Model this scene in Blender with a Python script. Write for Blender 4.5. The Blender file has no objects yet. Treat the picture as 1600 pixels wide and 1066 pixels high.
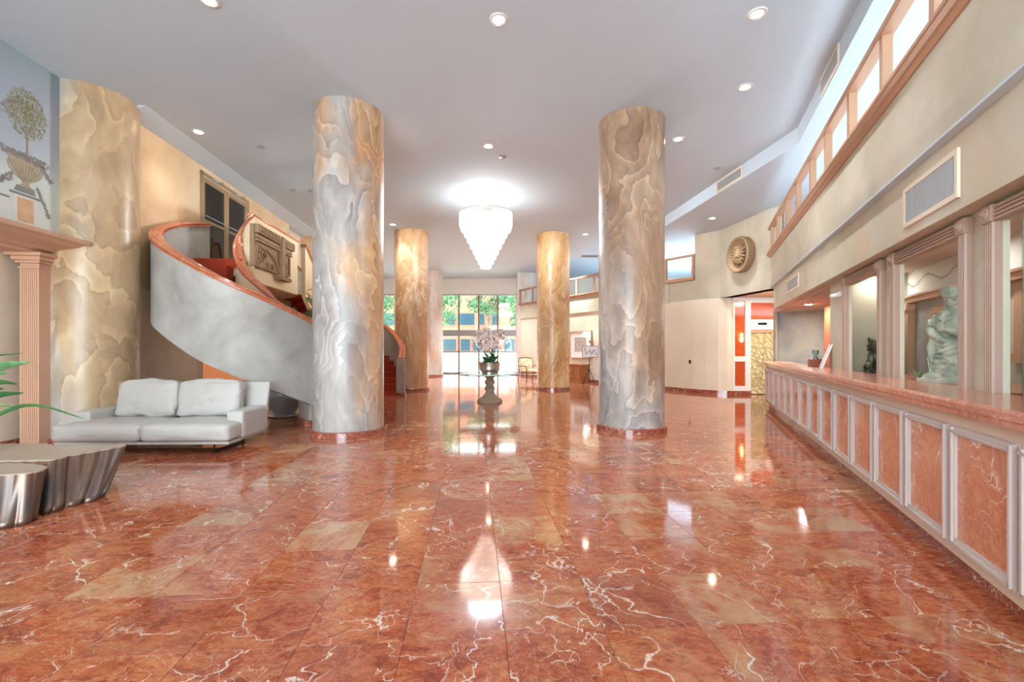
import bpy, bmesh, math, random
from mathutils import Vector, Matrix, noise
R = random.Random(7)
PI = math.pi
sc = bpy.context.scene
col = sc.collection

# ------------------------------------------------------------------ camera, sky, exposure
cam = bpy.data.objects.new('camera', bpy.data.cameras.new('camera'))
cam.data.sensor_width = 36; cam.data.lens = 16.02
cam.data.shift_y = 0.0075
cam.location = (0, 0, 1.5); cam.rotation_euler = (PI/2, 0, 0)
cam.data.clip_end = 400
col.objects.link(cam); sc.camera = cam
sc.view_settings.view_transform = 'Standard'; sc.view_settings.look = 'None'
sc.view_settings.gamma = 1; sc.view_settings.use_curve_mapping = False
sc.view_settings.exposure = 1.15
w = bpy.data.worlds.new('sky'); sc.world = w; w.use_nodes = True
bg = w.node_tree.nodes['Background']
bg.inputs[0].default_value = (0.84, 0.92, 1.0, 1); bg.inputs[1].default_value = 4.2

def light(kind, name, loc, energy, color=(1, 1, 1), rot=(0, 0, 0), **kw):
    l = bpy.data.lights.new(name, kind); l.energy = energy; l.color = color
    for k, v in kw.items(): setattr(l, k, v)
    o = bpy.data.objects.new(name, l); o.location = loc; o.rotation_euler = rot
    col.objects.link(o); return o
light('AREA', 'front_fill_light', (1.5, -5.6, 2.6), 1450, (.70, .88, 1), (math.radians(103), 0, 0), shape='RECTANGLE', size=22, size_y=4.0)  # added fill behind the camera, brightens hall and ceiling
light('AREA', 'gallery_fill_light', (5.2, 4.6, 3.5), 110, (.85, .93, 1), (math.radians(180), 0, -math.atan(.413)), shape='RECTANGLE', size=1.6, size_y=14)  # added fill hidden behind the parapet, brightens the lower ceiling
light('AREA', 'far_gallery_fill_light', (9, 20.5, 3.5), 300, (.88, .94, 1), (math.radians(180), 0, 0), shape='RECTANGLE', size=5, size_y=5)  # added hidden fill, lifts the dark far gallery
light('SUN', 'sun', (0, -10, 30), 11.0, (1, .97, .92), (math.radians(-26), 0, math.radians(12)), angle=.02)

# ------------------------------------------------------------------ materials
def lin(c):
    f = lambda v: v/12.92 if v <= .04045 else ((v+.055)/1.055)**2.4
    return tuple(f(v/255) for v in c)+(1,)
class NT:
    def __init__(s, name):
        s.m = bpy.data.materials.new(name); s.m.use_nodes = True
        s.t = s.m.node_tree; s.b = s.t.nodes['Principled BSDF']
    def n(s, typ, **kw):
        nd = s.t.nodes.new(typ)
        for k, v in kw.items():
            if k.startswith('i_'):
                nd.inputs[k[2:].replace('_', ' ')].default_value = v
            else: setattr(nd, k, v)
        return nd
    def l(s, a, b): s.t.links.new(a, b)
    def math(s, op, a, b=None, c=None, clamp=False):
        nd = s.n('ShaderNodeMath', operation=op, use_clamp=clamp)
        for i, v in enumerate((a, b, c)):
            if v is None: continue
            if isinstance(v, (int, float)): nd.inputs[i].default_value = v
            else: s.l(v, nd.inputs[i])
        return nd.outputs[0]
    def vmath(s, op, a, b):
        nd = s.n('ShaderNodeVectorMath', operation=op)
        for i, v in enumerate((a, b)):
            if isinstance(v, tuple): nd.inputs[i].default_value = v
            elif isinstance(v, (int, float)): nd.inputs[3].default_value = v
            else: s.l(v, nd.inputs[i])
        return nd.outputs[0]
    def noise(s, vec, scale, detail=4, dist=0, rough=.5):
        nd = s.n('ShaderNodeTexNoise'); nd.inputs['Scale'].default_value = scale
        nd.inputs['Detail'].default_value = detail; nd.inputs['Distortion'].default_value = dist
        nd.inputs['Roughness'].default_value = rough
        s.l(vec, nd.inputs['Vector']); return nd
    def ramp(s, fac, stops):
        nd = s.n('ShaderNodeValToRGB'); e = nd.color_ramp.elements
        while len(e) < len(stops): e.new(.5)
        for i, (p, c) in enumerate(stops):
            e[i].position = p; e[i].color = c if len(c) == 4 else lin(c)
        s.l(fac, nd.inputs[0]); return nd.outputs[0]
    def mix(s, fac, a, b, mode='MIX'):
        nd = s.n('ShaderNodeMix', data_type='RGBA', blend_type=mode)
        for i, v in ((0, fac), (6, a), (7, b)):
            if isinstance(v, (int, float)): nd.inputs[i].default_value = v
            elif isinstance(v, tuple): nd.inputs[i].default_value = v if len(v) == 4 else lin(v)
            else: s.l(v, nd.inputs[i])
        return nd.outputs[2]
    def bump(s, h, strength=.2, dist=.01):
        nd = s.n('ShaderNodeBump'); nd.inputs['Strength'].default_value = strength
        nd.inputs['Distance'].default_value = dist
        s.l(h, nd.inputs['Height']); s.l(nd.outputs[0], s.b.inputs['Normal'])
    def set(s, **kw):
        for k, v in kw.items():
            k = k.replace('_', ' ')
            if isinstance(v, (int, float)): s.b.inputs[k].default_value = v
            elif isinstance(v, tuple): s.b.inputs[k].default_value = v if len(v) == 4 else lin(v)
            else: s.l(v, s.b.inputs[k])
        return s.m
    def pos(s): return s.n('ShaderNodeNewGeometry').outputs['Position']
    def obj(s): return s.n('ShaderNodeTexCoord').outputs['Object']

def plain(name, c, rough=.5, metal=0, spec=.5, coat=0, vary=.08, scale=6, bump=0, c2=None):
    m = NT(name); p = m.obj()
    n = m.noise(p, scale, 5)
    a = lin(c)
    if c2: cc = m.mix(m.ramp(n.outputs[0], [(.35, (0, 0, 0, 1)), (.65, (1, 1, 1, 1))]), c, c2)
    else:
        lo = tuple(v*(1-vary) for v in a[:3])+(1,); hi = tuple(min(1, v*(1+vary)) for v in a[:3])+(1,)
        cc = m.mix(n.outputs[0], lo, hi)
    if bump: m.bump(m.noise(p, scale*6, 3).outputs[0], bump, .004)
    return m.set(Base_Color=cc, Roughness=rough, Metallic=metal, Specular_IOR_Level=spec, Coat_Weight=coat)

def marble(name, cols, veins=1.0, scale=1.0, rough=.07, ior=1.6, per_tile=True, dark=None, vein=(235, 222, 205)):
    m = NT(name); p = m.pos()
    if per_tile:
        r = m.math('ADD', m.n('ShaderNodeObjectInfo').outputs['Random'], m.n('ShaderNodeNewGeometry').outputs['Random Per Island'])
        cmb = m.n('ShaderNodeCombineXYZ'); m.l(m.math('MULTIPLY', r, 43.7), cmb.inputs[0]); m.l(m.math('MULTIPLY', r, 91.3), cmb.inputs[1]); m.l(m.math('MULTIPLY', r, 17.9), cmb.inputs[2])
        p = m.vmath('ADD', p, cmb.outputs[0])
    dn = m.noise(p, 1.3*scale, 3)
    d = m.vmath('SCALE', m.vmath('SUBTRACT', dn.outputs['Color'], (.5, .5, .5)), .9)
    q = m.vmath('ADD', p, d)
    st = m.vmath('MULTIPLY', q, (1.0, 2.0, 1.0))
    base = m.noise(st, 4.2*scale, 10, .9, .68)
    c = m.ramp(base.outputs[0], cols)
    fine = m.noise(m.vmath('MULTIPLY', p, (1, 1.7, 1)), 24*scale, 5, 1.6, .65)
    c = m.mix(m.ramp(fine.outputs[0], [(.44, (0, 0, 0, 1)), (.6, (.6, .6, .6, 1))]), c, cols[0][1])
    f3 = m.noise(m.vmath('ADD', m.vmath('MULTIPLY', p, (1, 1.5, 1)), (7, 3, 5)), 13*scale, 6, 1.2, .6)
    c = m.mix(m.ramp(f3.outputs[0], [(.5, (0, 0, 0, 1)), (.6, (.65, .65, .65, 1))]), c, cols[-2][1])
    f4 = m.noise(m.vmath('ADD', m.vmath('MULTIPLY', q, (1, 2.2, 1)), (1, 9, 2)), 9*scale, 8, 1.5, .7)
    c = m.mix(m.ramp(f4.outputs[0], [(.59, (0, 0, 0, 1)), (.66, (.55, .55, .55, 1))]), c, cols[-1][1])
    pale = m.noise(q, 1.1*scale, 4, .3)
    c = m.mix(m.ramp(pale.outputs[0], [(.58, (0, 0, 0, 1)), (.7, (.55, .55, .55, 1))]), c, cols[-1][1])
    if per_tile:
        if dark:
            fr = m.math('FRACT', m.math('MULTIPLY', r, 7.31))
            c = m.mix(m.ramp(fr, [(.0, (.38, .38, .38, 1)), (.2, (.1, .1, .1, 1)), (.45, (0, 0, 0, 1)), (1, (0, 0, 0, 1))]), c, dark)
            fr2 = m.math('FRACT', m.math('MULTIPLY', r, 13.7))
            c = m.mix(m.math('MULTIPLY', m.ramp(fr2, [(.78, (0, 0, 0, 1)), (.92, (1, 1, 1, 1))]), m.ramp(m.noise(q, 3.5, 6, .8, .65).outputs[0], [(.42, (0, 0, 0, 1)), (.58, (.7, .7, .7, 1))])), c, cols[-1][1])
    for sc_, wdt, mlo, mhi in ((1.0, .010, .5, .6), (2.2, .009, .47, .58), (.8, .005, .4, .5), (5, .006, .5, .58), (9, .006, .52, .6)):
        v = m.n('ShaderNodeTexVoronoi', feature='DISTANCE_TO_EDGE'); v.inputs['Scale'].default_value = sc_*scale
        dq = m.noise(p, 5*scale, 5, .3)
        m.l(m.vmath('ADD', q, m.vmath('SCALE', m.vmath('SUBTRACT', dq.outputs['Color'], (.5, .5, .5)), .32)), v.inputs['Vector'])
        msk = m.ramp(m.noise(m.vmath('ADD', p, (sc_*5, 3, 1)), 1.5*scale, 3).outputs[0], [(mlo, (0, 0, 0, 1)), (mhi, (1, 1, 1, 1))])
        wn = m.math('MULTIPLY', m.math('ADD', m.noise(p, 7, 2).outputs[0], -.25), wdt*3.2*scale)
        e = m.math('SUBTRACT', 1.0, m.math('DIVIDE', v.outputs['Distance'], m.math('MAXIMUM', wn, .0015)), clamp=True)
        f = m.math('MULTIPLY', m.math('MULTIPLY', m.math('POWER', e, .6), msk), .8*veins)
        c = m.mix(f, c, vein)
    return m.set(Base_Color=c, Roughness=rough, IOR=ior, Specular_IOR_Level=.6)

FLOORC = [(.3, (120, 50, 38)), (.42, (158, 70, 44)), (.5, (182, 90, 54)), (.6, (192, 114, 72)), (.76, (192, 154, 114))]
M = {}
M['floor'] = marble('red_marble_floor', FLOORC, dark=(124, 66, 58))
M['slab'] = marble('pink_marble_slab', [(.25, (178, 104, 84)), (.5, (200, 126, 100)), (.75, (212, 150, 124)), (.9, (224, 178, 156))], per_tile=False, veins=.35, scale=1.6, rough=.15)
M['panel'] = marble('orange_marble_panel', [(.25, (186, 108, 78)), (.5, (206, 130, 96)), (.72, (216, 150, 116)), (.9, (220, 180, 150))], scale=1.15, veins=1.5, rough=.12, ior=1.45)
M['base'] = marble('dark_red_marble_base', [(.3, (120, 56, 44)), (.55, (160, 78, 56)), (.8, (186, 110, 84))], scale=2.2, per_tile=False, rough=.12)
M['orangepanel'] = marble('deep_orange_marble', [(.3, (176, 64, 24)), (.55, (206, 84, 34)), (.8, (222, 112, 58))], scale=2, per_tile=False, veins=.1, rough=.15)
M['rail'] = marble('salmon_marble_handrail', [(.3, (168, 84, 54)), (.5, (204, 116, 78)), (.75, (224, 150, 112))], scale=2.6, per_tile=False, veins=.4, rough=.12)

def faux(name, greys, warms, bias=0.0, hgrad=0.0, xgrad=0.0, seed=0, amp=1.0, edge=.55):
    """trompe-l'oeil cloud marble painted on a column: layered contour bands"""
    m = NT(name); p = m.obj()
    p = m.vmath('ADD', p, (seed*3.1, seed*7.7, seed*1.3))
    q = m.vmath('MULTIPLY', p, (1, 1, .42))
    dn = m.noise(q, .9, 3)
    q = m.vmath('ADD', q, m.vmath('SCALE', m.vmath('SUBTRACT', dn.outputs['Color'], (.5, .5, .5)), .8))
    dn2 = m.noise(m.vmath('MULTIPLY', p, (1, 1, .8)), 5, 4, .3)
    q2 = m.vmath('ADD', q, m.vmath('SCALE', m.vmath('SUBTRACT', dn2.outputs['Color'], (.5, .5, .5)), .17))
    big = m.noise(q2, .85, 2, .2)
    f = m.math('FRACT', m.math('MULTIPLY', big.outputs[0], 17*amp))
    f = m.ramp(f, [(0, (.3, .3, .3, 1)), (.07, (.95, .95, .95, 1)), (.35, (.58, .58, .58, 1)), (.9, (.42, .42, .42, 1)), (1, (.22, .22, .22, 1))])
    sx = m.n('ShaderNodeSeparateXYZ'); m.l(m.obj(), sx.inputs[0])
    wf = m.math('ADD', m.noise(q2, .75, 3).outputs[0], m.math('MULTIPLY', m.math('ADD', sx.outputs[2], -2.8), hgrad))
    wf = m.math('ADD', m.math('ADD', wf, m.math('MULTIPLY', sx.outputs[0], xgrad)), bias)
    wf = m.ramp(wf, [(.42, (0, 0, 0, 1)), (.56, (1, 1, 1, 1))])
    mott = m.noise(q, 2.6, 6, .4, .6).outputs[0]
    g = m.ramp(mott, [(.3, greys[0]), (.5, greys[1]), (.7, greys[2])])
    wm = m.ramp(mott, [(.3, warms[0]), (.5, warms[1]), (.7, warms[2])])
    c = m.mix(wf, g, wm)
    ov = m.n('ShaderNodeMix', data_type='RGBA', blend_type='OVERLAY')
    fade = m.math('MULTIPLY', m.ramp(m.noise(p, 1.1, 2).outputs[0], [(.35, (.2, .2, .2, 1)), (.55, (1, 1, 1, 1))]), edge)
    m.l(fade, ov.inputs[0]); m.l(c, ov.inputs[6]); m.l(f, ov.inputs[7])
    return m.set(Base_Color=ov.outputs[2], Roughness=.38, Coat_Weight=.15, Coat_Roughness=.2)
GR = [(142, 136, 132), (168, 162, 157), (192, 188, 182)]
WM = [(176, 122, 80), (208, 160, 112), (222, 188, 148)]
WO = [(184, 134, 92), (206, 162, 116), (220, 190, 152)]
M['colA'] = faux('painted_column_grey', GR, WO, -.09, .03, .22, 1)
M['colB'] = faux('painted_column_ochre_grey', [(140, 136, 136), (170, 164, 158), (200, 190, 176)], [(142, 110, 88), (168, 138, 112), (186, 162, 138)], .03, .07, 0, 2)
M['colC'] = faux('painted_column_gold', [(200, 178, 156), (218, 198, 174), (232, 218, 198)], WO, .12, 0, .1, 3)
M['colD'] = faux('painted_column_amber', [(190, 168, 142), (210, 186, 156), (226, 204, 172)], [(186, 134, 86), (208, 164, 112), (222, 190, 146)], .12, .02, 0, 4)
M['colE'] = faux('painted_column_pale', [(206, 196, 184), (222, 214, 204), (236, 230, 222)], WM, -.1, 0, 0, 5, edge=.3)
M['colG'] = faux('painted_wall_column', [(158, 154, 146), (182, 178, 168), (206, 204, 194)], [(166, 140, 110), (190, 160, 122), (206, 180, 144)], -.03, .03, .3, 6, .8, .4)

def plaster(name, stops, scale=.8, bump=.05, rough=.7, extra=None):
    m = NT(name); p = m.pos()
    n = m.noise(m.vmath('ADD', p, (len(name), 3, 0)), scale, 8, .35, .58)
    c = m.ramp(n.outputs[0], stops)
    if extra:
        k = m.noise(m.vmath('ADD', p, (9, len(name), 2)), scale*.9, 5, .5)
        c = m.mix(m.ramp(k.outputs[0], [(.52, (0, 0, 0, 1)), (.68, (.7, .7, .7, 1))]), c, extra)
    m.bump(m.noise(p, 30, 4).outputs[0], bump, .003)
    return m.set(Base_Color=c, Roughness=rough)
M['cream'] = plaster('mottled_cream_plaster', [(.3, (184, 180, 156)), (.5, (200, 194, 174)), (.7, (214, 208, 190))], .9, extra=(206, 184, 156))
M['creamw'] = plaster('warm_cream_plaster', [(.3, (222, 206, 182)), (.6, (236, 224, 204))], .5)
M['stairgrey'] = plaster('grey_clouded_plaster', [(.32, (154, 150, 142)), (.5, (176, 173, 166)), (.68, (196, 194, 188))], 1.1)
M['ochre'] = plaster('ochre_clouded_plaster', [(.3, (200, 166, 126)), (.5, (220, 190, 150)), (.7, (226, 206, 176))], .8, extra=(218, 172, 120))
M['taupe'] = plaster('taupe_clouded_plaster', [(.3, (168, 152, 130)), (.5, (192, 176, 152)), (.7, (212, 202, 184))], .8)
M['skyblue'] = plaster('sky_mural_plaster', [(.3, (150, 166, 168)), (.5, (168, 178, 184)), (.7, (188, 196, 204))], .45)
def muralsky():
    m = NT('mural_sky_paint'); p = m.pos(); n = m.noise(p, .6, 5, .4).outputs[0]
    sx = m.n('ShaderNodeSeparateXYZ'); m.l(p, sx.inputs[0])
    k = m.math('ADD', m.math('MULTIPLY', m.math('ADD', sx.outputs[2], -3.2), .4), m.math('MULTIPLY', m.math('ADD', n, -.5), .5))
    return m.set(Base_Color=m.ramp(k, [(0, (222, 224, 214)), (.3, (206, 216, 214)), (.5, (178, 188, 196)), (.75, (160, 168, 182)), (1, (140, 162, 164))]), Roughness=.7)
M['skyblue'] = muralsky()
M['taupelight'] = plaster('light_taupe_plaster', [(.3, (206, 184, 154)), (.5, (222, 202, 176)), (.7, (232, 220, 200))], .7)
M['apricot'] = plaster('apricot_plaster', [(.3, (226, 172, 126)), (.7, (236, 190, 146))], .5)
M['yellow'] = plaster('pale_yellow_plaster', [(.3, (232, 208, 164)), (.7, (242, 224, 188))], .8)
M['mauve'] = plaster('mauve_plaster', [(.3, (186, 160, 150)), (.7, (200, 176, 166))], .5)
M['soffit'] = plain('soffit_paint', (206, 188, 174), .7)
M['ceiling'] = plain('white_ceiling_paint', (202, 217, 228), .75, vary=.02, scale=1)
M['office'] = plaster('grey_clouded_office_wall', [(.32, (140, 140, 138)), (.5, (180, 178, 170)), (.68, (206, 198, 176))], .9)
M['trim'] = plain('salmon_painted_trim', (212, 168, 140), .5, vary=.04)
M['trimtan'] = plain('tan_painted_wood', (190, 150, 120), .45, vary=.05)
M['lilac'] = plain('lilac_painted_moulding', (196, 180, 172), .45, vary=.03)
M['rose'] = plain('rose_brown_moulding', (172, 144, 126), .45, vary=.03)
M['pink'] = plain('pink_beige_counter_paint', (212, 184, 164), .5, vary=.03)
M['white'] = plain('white_paint', (236, 234, 230), .4, vary=.01)
M['dark'] = plain('black_metal', (26, 24, 24), .35, .4)
M['grille'] = plain('grey_grille_metal', (168, 168, 168), .4, .2)
M['grillev'] = plain('dark_duct', (90, 90, 92), .6)
M['leather'] = plain('pale_grey_leather', (194, 190, 184), .42, spec=.4, vary=.05, scale=5, bump=.3)
M['bronze'] = plain('brushed_bronze', (132, 102, 84), .36, .7, scale=3, c2=(98, 92, 90))
M['tabletop'] = plain('tan_table_top', (176, 160, 142), .35, vary=.05)
M['carpet'] = plain('red_carpet', (166, 66, 46), .95, spec=.1, vary=.2, scale=40, bump=.5)
M['stone'] = plain('carved_brown_stone', (160, 132, 100), .8, vary=.2, scale=9, bump=.4)
M['stone2'] = plain('dark_taupe_stone', (158, 132, 110), .6, vary=.25, scale=14, bump=.4)
M['statue'] = plain('weathered_green_white_stone', (196, 200, 180), .6, scale=7, c2=(136, 156, 140), bump=.3)
M['lion'] = plain('dark_green_bronze', (44, 52, 42), .4, .3, scale=9, c2=(110, 116, 92), bump=.3)
M['chrome'] = plain('brushed_chrome', (236, 222, 212), .34, 1, vary=.02)
M['leafg'] = plain('green_leaf', (74, 128, 66), .4, scale=4, c2=(46, 96, 52))
M['leafl'] = plain('light_green_leaf', (158, 184, 128), .4, scale=6, c2=(92, 140, 92))
M['leafv'] = plain('variegated_leaf', (60, 96, 50), .45, scale=24, c2=(228, 226, 168))
M['petal'] = plain('blush_petal', (250, 238, 232), .6, scale=20, c2=(242, 214, 202))
M['stem'] = plain('green_stem', (96, 110, 72), .6)
M['pot'] = plain('blue_grey_ceramic', (186, 206, 216), .25, vary=.06, coat=.5)
M['bamboo'] = plain('dark_bamboo', (112, 76, 52), .4, vary=.2, scale=12)
M['cushion'] = plain('tan_cushion', (214, 176, 128), .9, vary=.08, c2=(234, 214, 186))
M['chest'] = plain('honey_wood', (170, 108, 58), .4, scale=8, c2=(140, 84, 44))
M['doorframe'] = plain('bronze_door_frame', (166, 140, 108), .4, .2)
M['foliage'] = plain('tree_foliage', (52, 92, 62), .8, scale=3, c2=(86, 128, 88))
M['bark'] = plain('bark', (120, 104, 84), .9)
M['bpink'] = plain('pink_building_stucco', (186, 118, 98), .8, vary=.03)
M['bglass'] = plain('blue_window_glass', (44, 74, 92), .2, vary=.2)
M['paving'] = plain('pale_paving', (226, 220, 212), .8)
M['orangewood'] = plain('red_brown_wood', (140, 60, 34), .4, vary=.15)
M['grout'] = plain('brown_grout', (92, 52, 42), .7)
M['mirrorframe'] = M['doorframe']
M['ink'] = plain('mural_olive_paint', (128, 124, 96), .8, c2=(184, 182, 146), scale=30)
M['inkd'] = plain('mural_brown_paint', (152, 134, 114), .8)
M['urnp'] = plain('mural_stone_paint', (186, 174, 150), .8, c2=(164, 152, 130), scale=10)
M['palep'] = plain('mural_pale_paint', (222, 222, 216), .8)
M['shade'] = plain('mural_grey_paint', (140, 140, 136), .8)
M['peach'] = plain('mural_peach_paint', (222, 186, 150), .8, c2=(206, 160, 118), scale=6)
M['mauvep'] = plain('mural_mauve_paint', (176, 156, 156), .8, c2=(136, 144, 138), scale=40)
M['paper'] = plain('white_paper', (240, 240, 236), .6, vary=.01)
M['artink'] = plain('speckled_art_print', (226, 214, 200), .7, scale=28, c2=(110, 96, 96))
M['bluesign'] = plain('blue_line_print', (70, 100, 170), .6)

def emis(name, c, s):
    m = NT(name); return m.set(Base_Color=c, Emission_Color=c, Emission_Strength=s)
M['lamp'] = emis('lit_lamp', (255, 250, 240), 9)
def crystalmat():
    m = NT('lit_crystal_glass'); t = m.t; out = t.nodes['Material Output']
    m.set(Base_Color=(250, 248, 244), Emission_Color=(255, 246, 234), Emission_Strength=.75, Roughness=.15)
    tr = m.n('ShaderNodeBsdfTransparent'); mx = m.n('ShaderNodeMixShader'); mx.inputs[0].default_value = .55
    m.l(m.b.outputs[0], mx.inputs[1]); m.l(tr.outputs[0], mx.inputs[2]); m.l(mx.outputs[0], out.inputs[0]); return m.m
M['crystal'] = crystalmat()
M['bulb'] = emis('warm_bulb', (255, 214, 160), 30)
M['goldglow'] = emis('lit_gold_foil', (248, 220, 150), 2.5)

def glass(name, tint=(235, 245, 242), refl=.9, dark=1.0, rough=0.0):
    m = NT(name); t = m.t; out = t.nodes['Material Output']
    tr = m.n('ShaderNodeBsdfTransparent'); tr.inputs[0].default_value = tuple(v*dark for v in lin(tint)[:3])+(1,)
    gl = m.n('ShaderNodeBsdfGlossy'); gl.inputs['Roughness'].default_value = rough
    fr = m.n('ShaderNodeFresnel'); fr.inputs[0].default_value = 1.5
    mx = m.n('ShaderNodeMixShader'); m.l(m.math('MULTIPLY', fr.outputs[0], refl), mx.inputs[0])
    m.l(tr.outputs[0], mx.inputs[1]); m.l(gl.outputs[0], mx.inputs[2]); m.l(mx.outputs[0], out.inputs[0])
    return m.m
M['glass'] = glass('clear_window_glass')
M['tglass'] = glass('table_glass', (206, 232, 224), 1.0)
M['dglass'] = glass('grey_door_glass', (170, 186, 186), 1.6)
def wavyglass():
    m = NT('patterned_gold_glass'); p = m.pos()
    n = m.n('ShaderNodeTexVoronoi'); n.inputs['Scale'].default_value = 9; m.l(p, n.inputs['Vector'])
    c = m.ramp(n.outputs['Distance'], [(0, (236, 226, 190)), (.6, (200, 182, 136))])
    m.bump(n.outputs['Distance'], .8, .03)
    return m.set(Base_Color=c, Roughness=.15, Metallic=.2)
M['pattern'] = wavyglass()

# ------------------------------------------------------------------ helpers
def tag(o, label=None, cat=None, group=None, kind=None):
    if label: o['label'] = label
    if cat: o['category'] = cat
    if group: o['group'] = group
    if kind: o['kind'] = kind
    return o
def empty(name, loc=(0, 0, 0), rz=0, label=None, cat=None, group=None, kind=None):
    o = bpy.data.objects.new(name, None); o.empty_display_size = .1
    o.location = loc; o.rotation_euler = (0, 0, rz); col.objects.link(o)
    return tag(o, label, cat, group, kind)
class MB:
    def __init__(s): s.v = []; s.f = []
    def add(s, vs, fs):
        b = len(s.v); s.v += [tuple(v) for v in vs]; s.f += [tuple(b+i for i in f) for f in fs]; return s
    def box(s, x0, x1, y0, y1, z0, z1, ch=0, ax=None):
        if ch:
            return s.add(*cbox(x0, x1, y0, y1, z0, z1, ch))
        vs = [(x, y, z) for z in (z0, z1) for y in (y0, y1) for x in (x0, x1)]
        return s.add(vs, [(0, 2, 3, 1), (4, 5, 7, 6), (0, 1, 5, 4), (2, 6, 7, 3), (0, 4, 6, 2), (1, 3, 7, 5)])
    def prism(s, poly, z0, z1):
        n = len(poly)
        a = sum(poly[i][0]*poly[(i+1) % n][1]-poly[(i+1) % n][0]*poly[i][1] for i in range(n))
        if a < 0: poly = poly[::-1]
        vs = [(x, y, z0) for x, y in poly]+[(x, y, z1) for x, y in poly]
        fs = [tuple(range(n))[::-1], tuple(range(n, 2*n))]+[(i, (i+1) % n, n+(i+1) % n, n+i) for i in range(n)]
        return s.add(vs, fs)
    def prof(s, poly, axis, a0, a1, m=None):
        """2-D profile extruded along 'x' (poly = y,z) or 'y' (poly = x,z)"""
        n = len(poly)
        if axis == 'x': vs = [(a, p, q) for a in (a0, a1) for p, q in poly]
        else: vs = [(p, a, q) for a in (a0, a1) for p, q in poly]
        fs = [tuple(range(n)), tuple(range(n, 2*n))[::-1]]+[(i, n+i, n+(i+1) % n, (i+1) % n) for i in range(n)]
        return s.add(vs, fs)
    def lathe(s, pr, c=(0, 0), seg=32, ridge=0, nr=8, twist=0):
        vs = []; fs = []
        for r, z in pr:
            for k in range(seg):
                a = 2*PI*k/seg; rr = r*(1+ridge*math.cos(nr*a+twist*z))
                vs.append((c[0]+rr*math.cos(a), c[1]+rr*math.sin(a), z))
        for i in range(len(pr)-1):
            for k in range(seg):
                k2 = (k+1) % seg
                fs.append((i*seg+k, i*seg+k2, (i+1)*seg+k2, (i+1)*seg+k))
        if pr[0][0] > 1e-4: fs.append(tuple(range(seg))[::-1])
        if pr[-1][0] > 1e-4: fs.append(tuple(range((len(pr)-1)*seg, len(pr)*seg)))
        return s.add(vs, fs)
    def tube(s, pts, r, seg=8, flat=1.0):
        pts = [Vector(p) for p in pts]; n = len(pts)
        rs = r if isinstance(r, (list, tuple)) else [r]*n
        vs = []; fs = []; up = Vector((0, 0, 1))
        for i, p in enumerate(pts):
            t = (pts[min(i+1, n-1)]-pts[max(i-1, 0)]).normalized()
            a = t.cross(up)
            if a.length < .05: a = t.cross(Vector((1, 0, 0)))
            a.normalize(); b = t.cross(a)
            for k in range(seg):
                q = 2*PI*k/seg; vs.append(p+a*math.cos(q)*rs[i]+b*math.sin(q)*rs[i]*flat)
        for i in range(n-1):
            for k in range(seg):
                k2 = (k+1) % seg; fs.append((i*seg+k, i*seg+k2, (i+1)*seg+k2, (i+1)*seg+k))
        fs.append(tuple(range(seg))[::-1]); fs.append(tuple(range((n-1)*seg, n*seg)))
        return s.add(vs, fs)
    def ball(s, c, r, seg=14, rings=9):
        if isinstance(r, (int, float)): r = (r, r, r)
        vs = [(c[0], c[1], c[2]-r[2])]; fs = []
        for i in range(1, rings):
            t = PI*i/rings
            for k in range(seg):
                a = 2*PI*k/seg
                vs.append((c[0]+r[0]*math.sin(t)*math.cos(a), c[1]+r[1]*math.sin(t)*math.sin(a), c[2]-r[2]*math.cos(t)))
        vs.append((c[0], c[1], c[2]+r[2])); L = len(vs)-1
        for k in range(seg):
            k2 = (k+1) % seg; fs.append((0, 1+k2, 1+k)); b = 1+(rings-2)*seg; fs.append((L, b+k, b+k2))
            for i in range(rings-2):
                a = 1+i*seg; fs.append((a+k, a+k2, a+seg+k2, a+seg+k))
        return s.add(vs, fs)
    def build(s, name, mat, parent=None, smooth=False, loc=None, rz=0, kind=None, label=None, bevel=0, sub=0):
        me = bpy.data.meshes.new(name); me.from_pydata(s.v, [], s.f); me.update()
        me.materials.append(M[mat] if isinstance(mat, str) else mat)
        if smooth: me.shade_smooth() if smooth is True else me.set_sharp_from_angle(angle=smooth) or [setattr(p, 'use_smooth', True) for p in me.polygons]
        o = bpy.data.objects.new(name, me); col.objects.link(o)
        if parent: o.parent = parent
        if loc: o.location = loc
        if rz: o.rotation_euler = (0, 0, rz)
        if kind: o['kind'] = kind
        if label: o['label'] = label
        if bevel:
            b = o.modifiers.new('bevel', 'BEVEL'); b.width = bevel; b.segments = 2; b.limit_method = 'ANGLE'
        if sub:
            b = o.modifiers.new('sub', 'SUBSURF'); b.levels = b.render_levels = sub
        return o
def cbox(x0, x1, y0, y1, z0, z1, c):
    """box with rounded vertical & horizontal edges: 3 rings"""
    vs = []; 
    for z, k in ((z0, c), (z0+c, 0), (z1-c, 0), (z1, c)):
        a0, a1, b0, b1 = x0+k, x1-k, y0+k, y1-k; q = c*.6 if k == 0 else c*.5
        vs += [(a0+q, b0, z), (a1-q, b0, z), (a1, b0+q, z), (a1, b1-q, z), (a1-q, b1, z), (a0+q, b1, z), (a0, b1-q, z), (a0, b0+q, z)]
    fs = [tuple(range(8))[::-1], tuple(range(24, 32))]
    for i in range(3):
        for k in range(8): fs.append((i*8+k, i*8+(k+1) % 8, i*8+8+(k+1) % 8, i*8+8+k))
    return vs, fs
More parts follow.
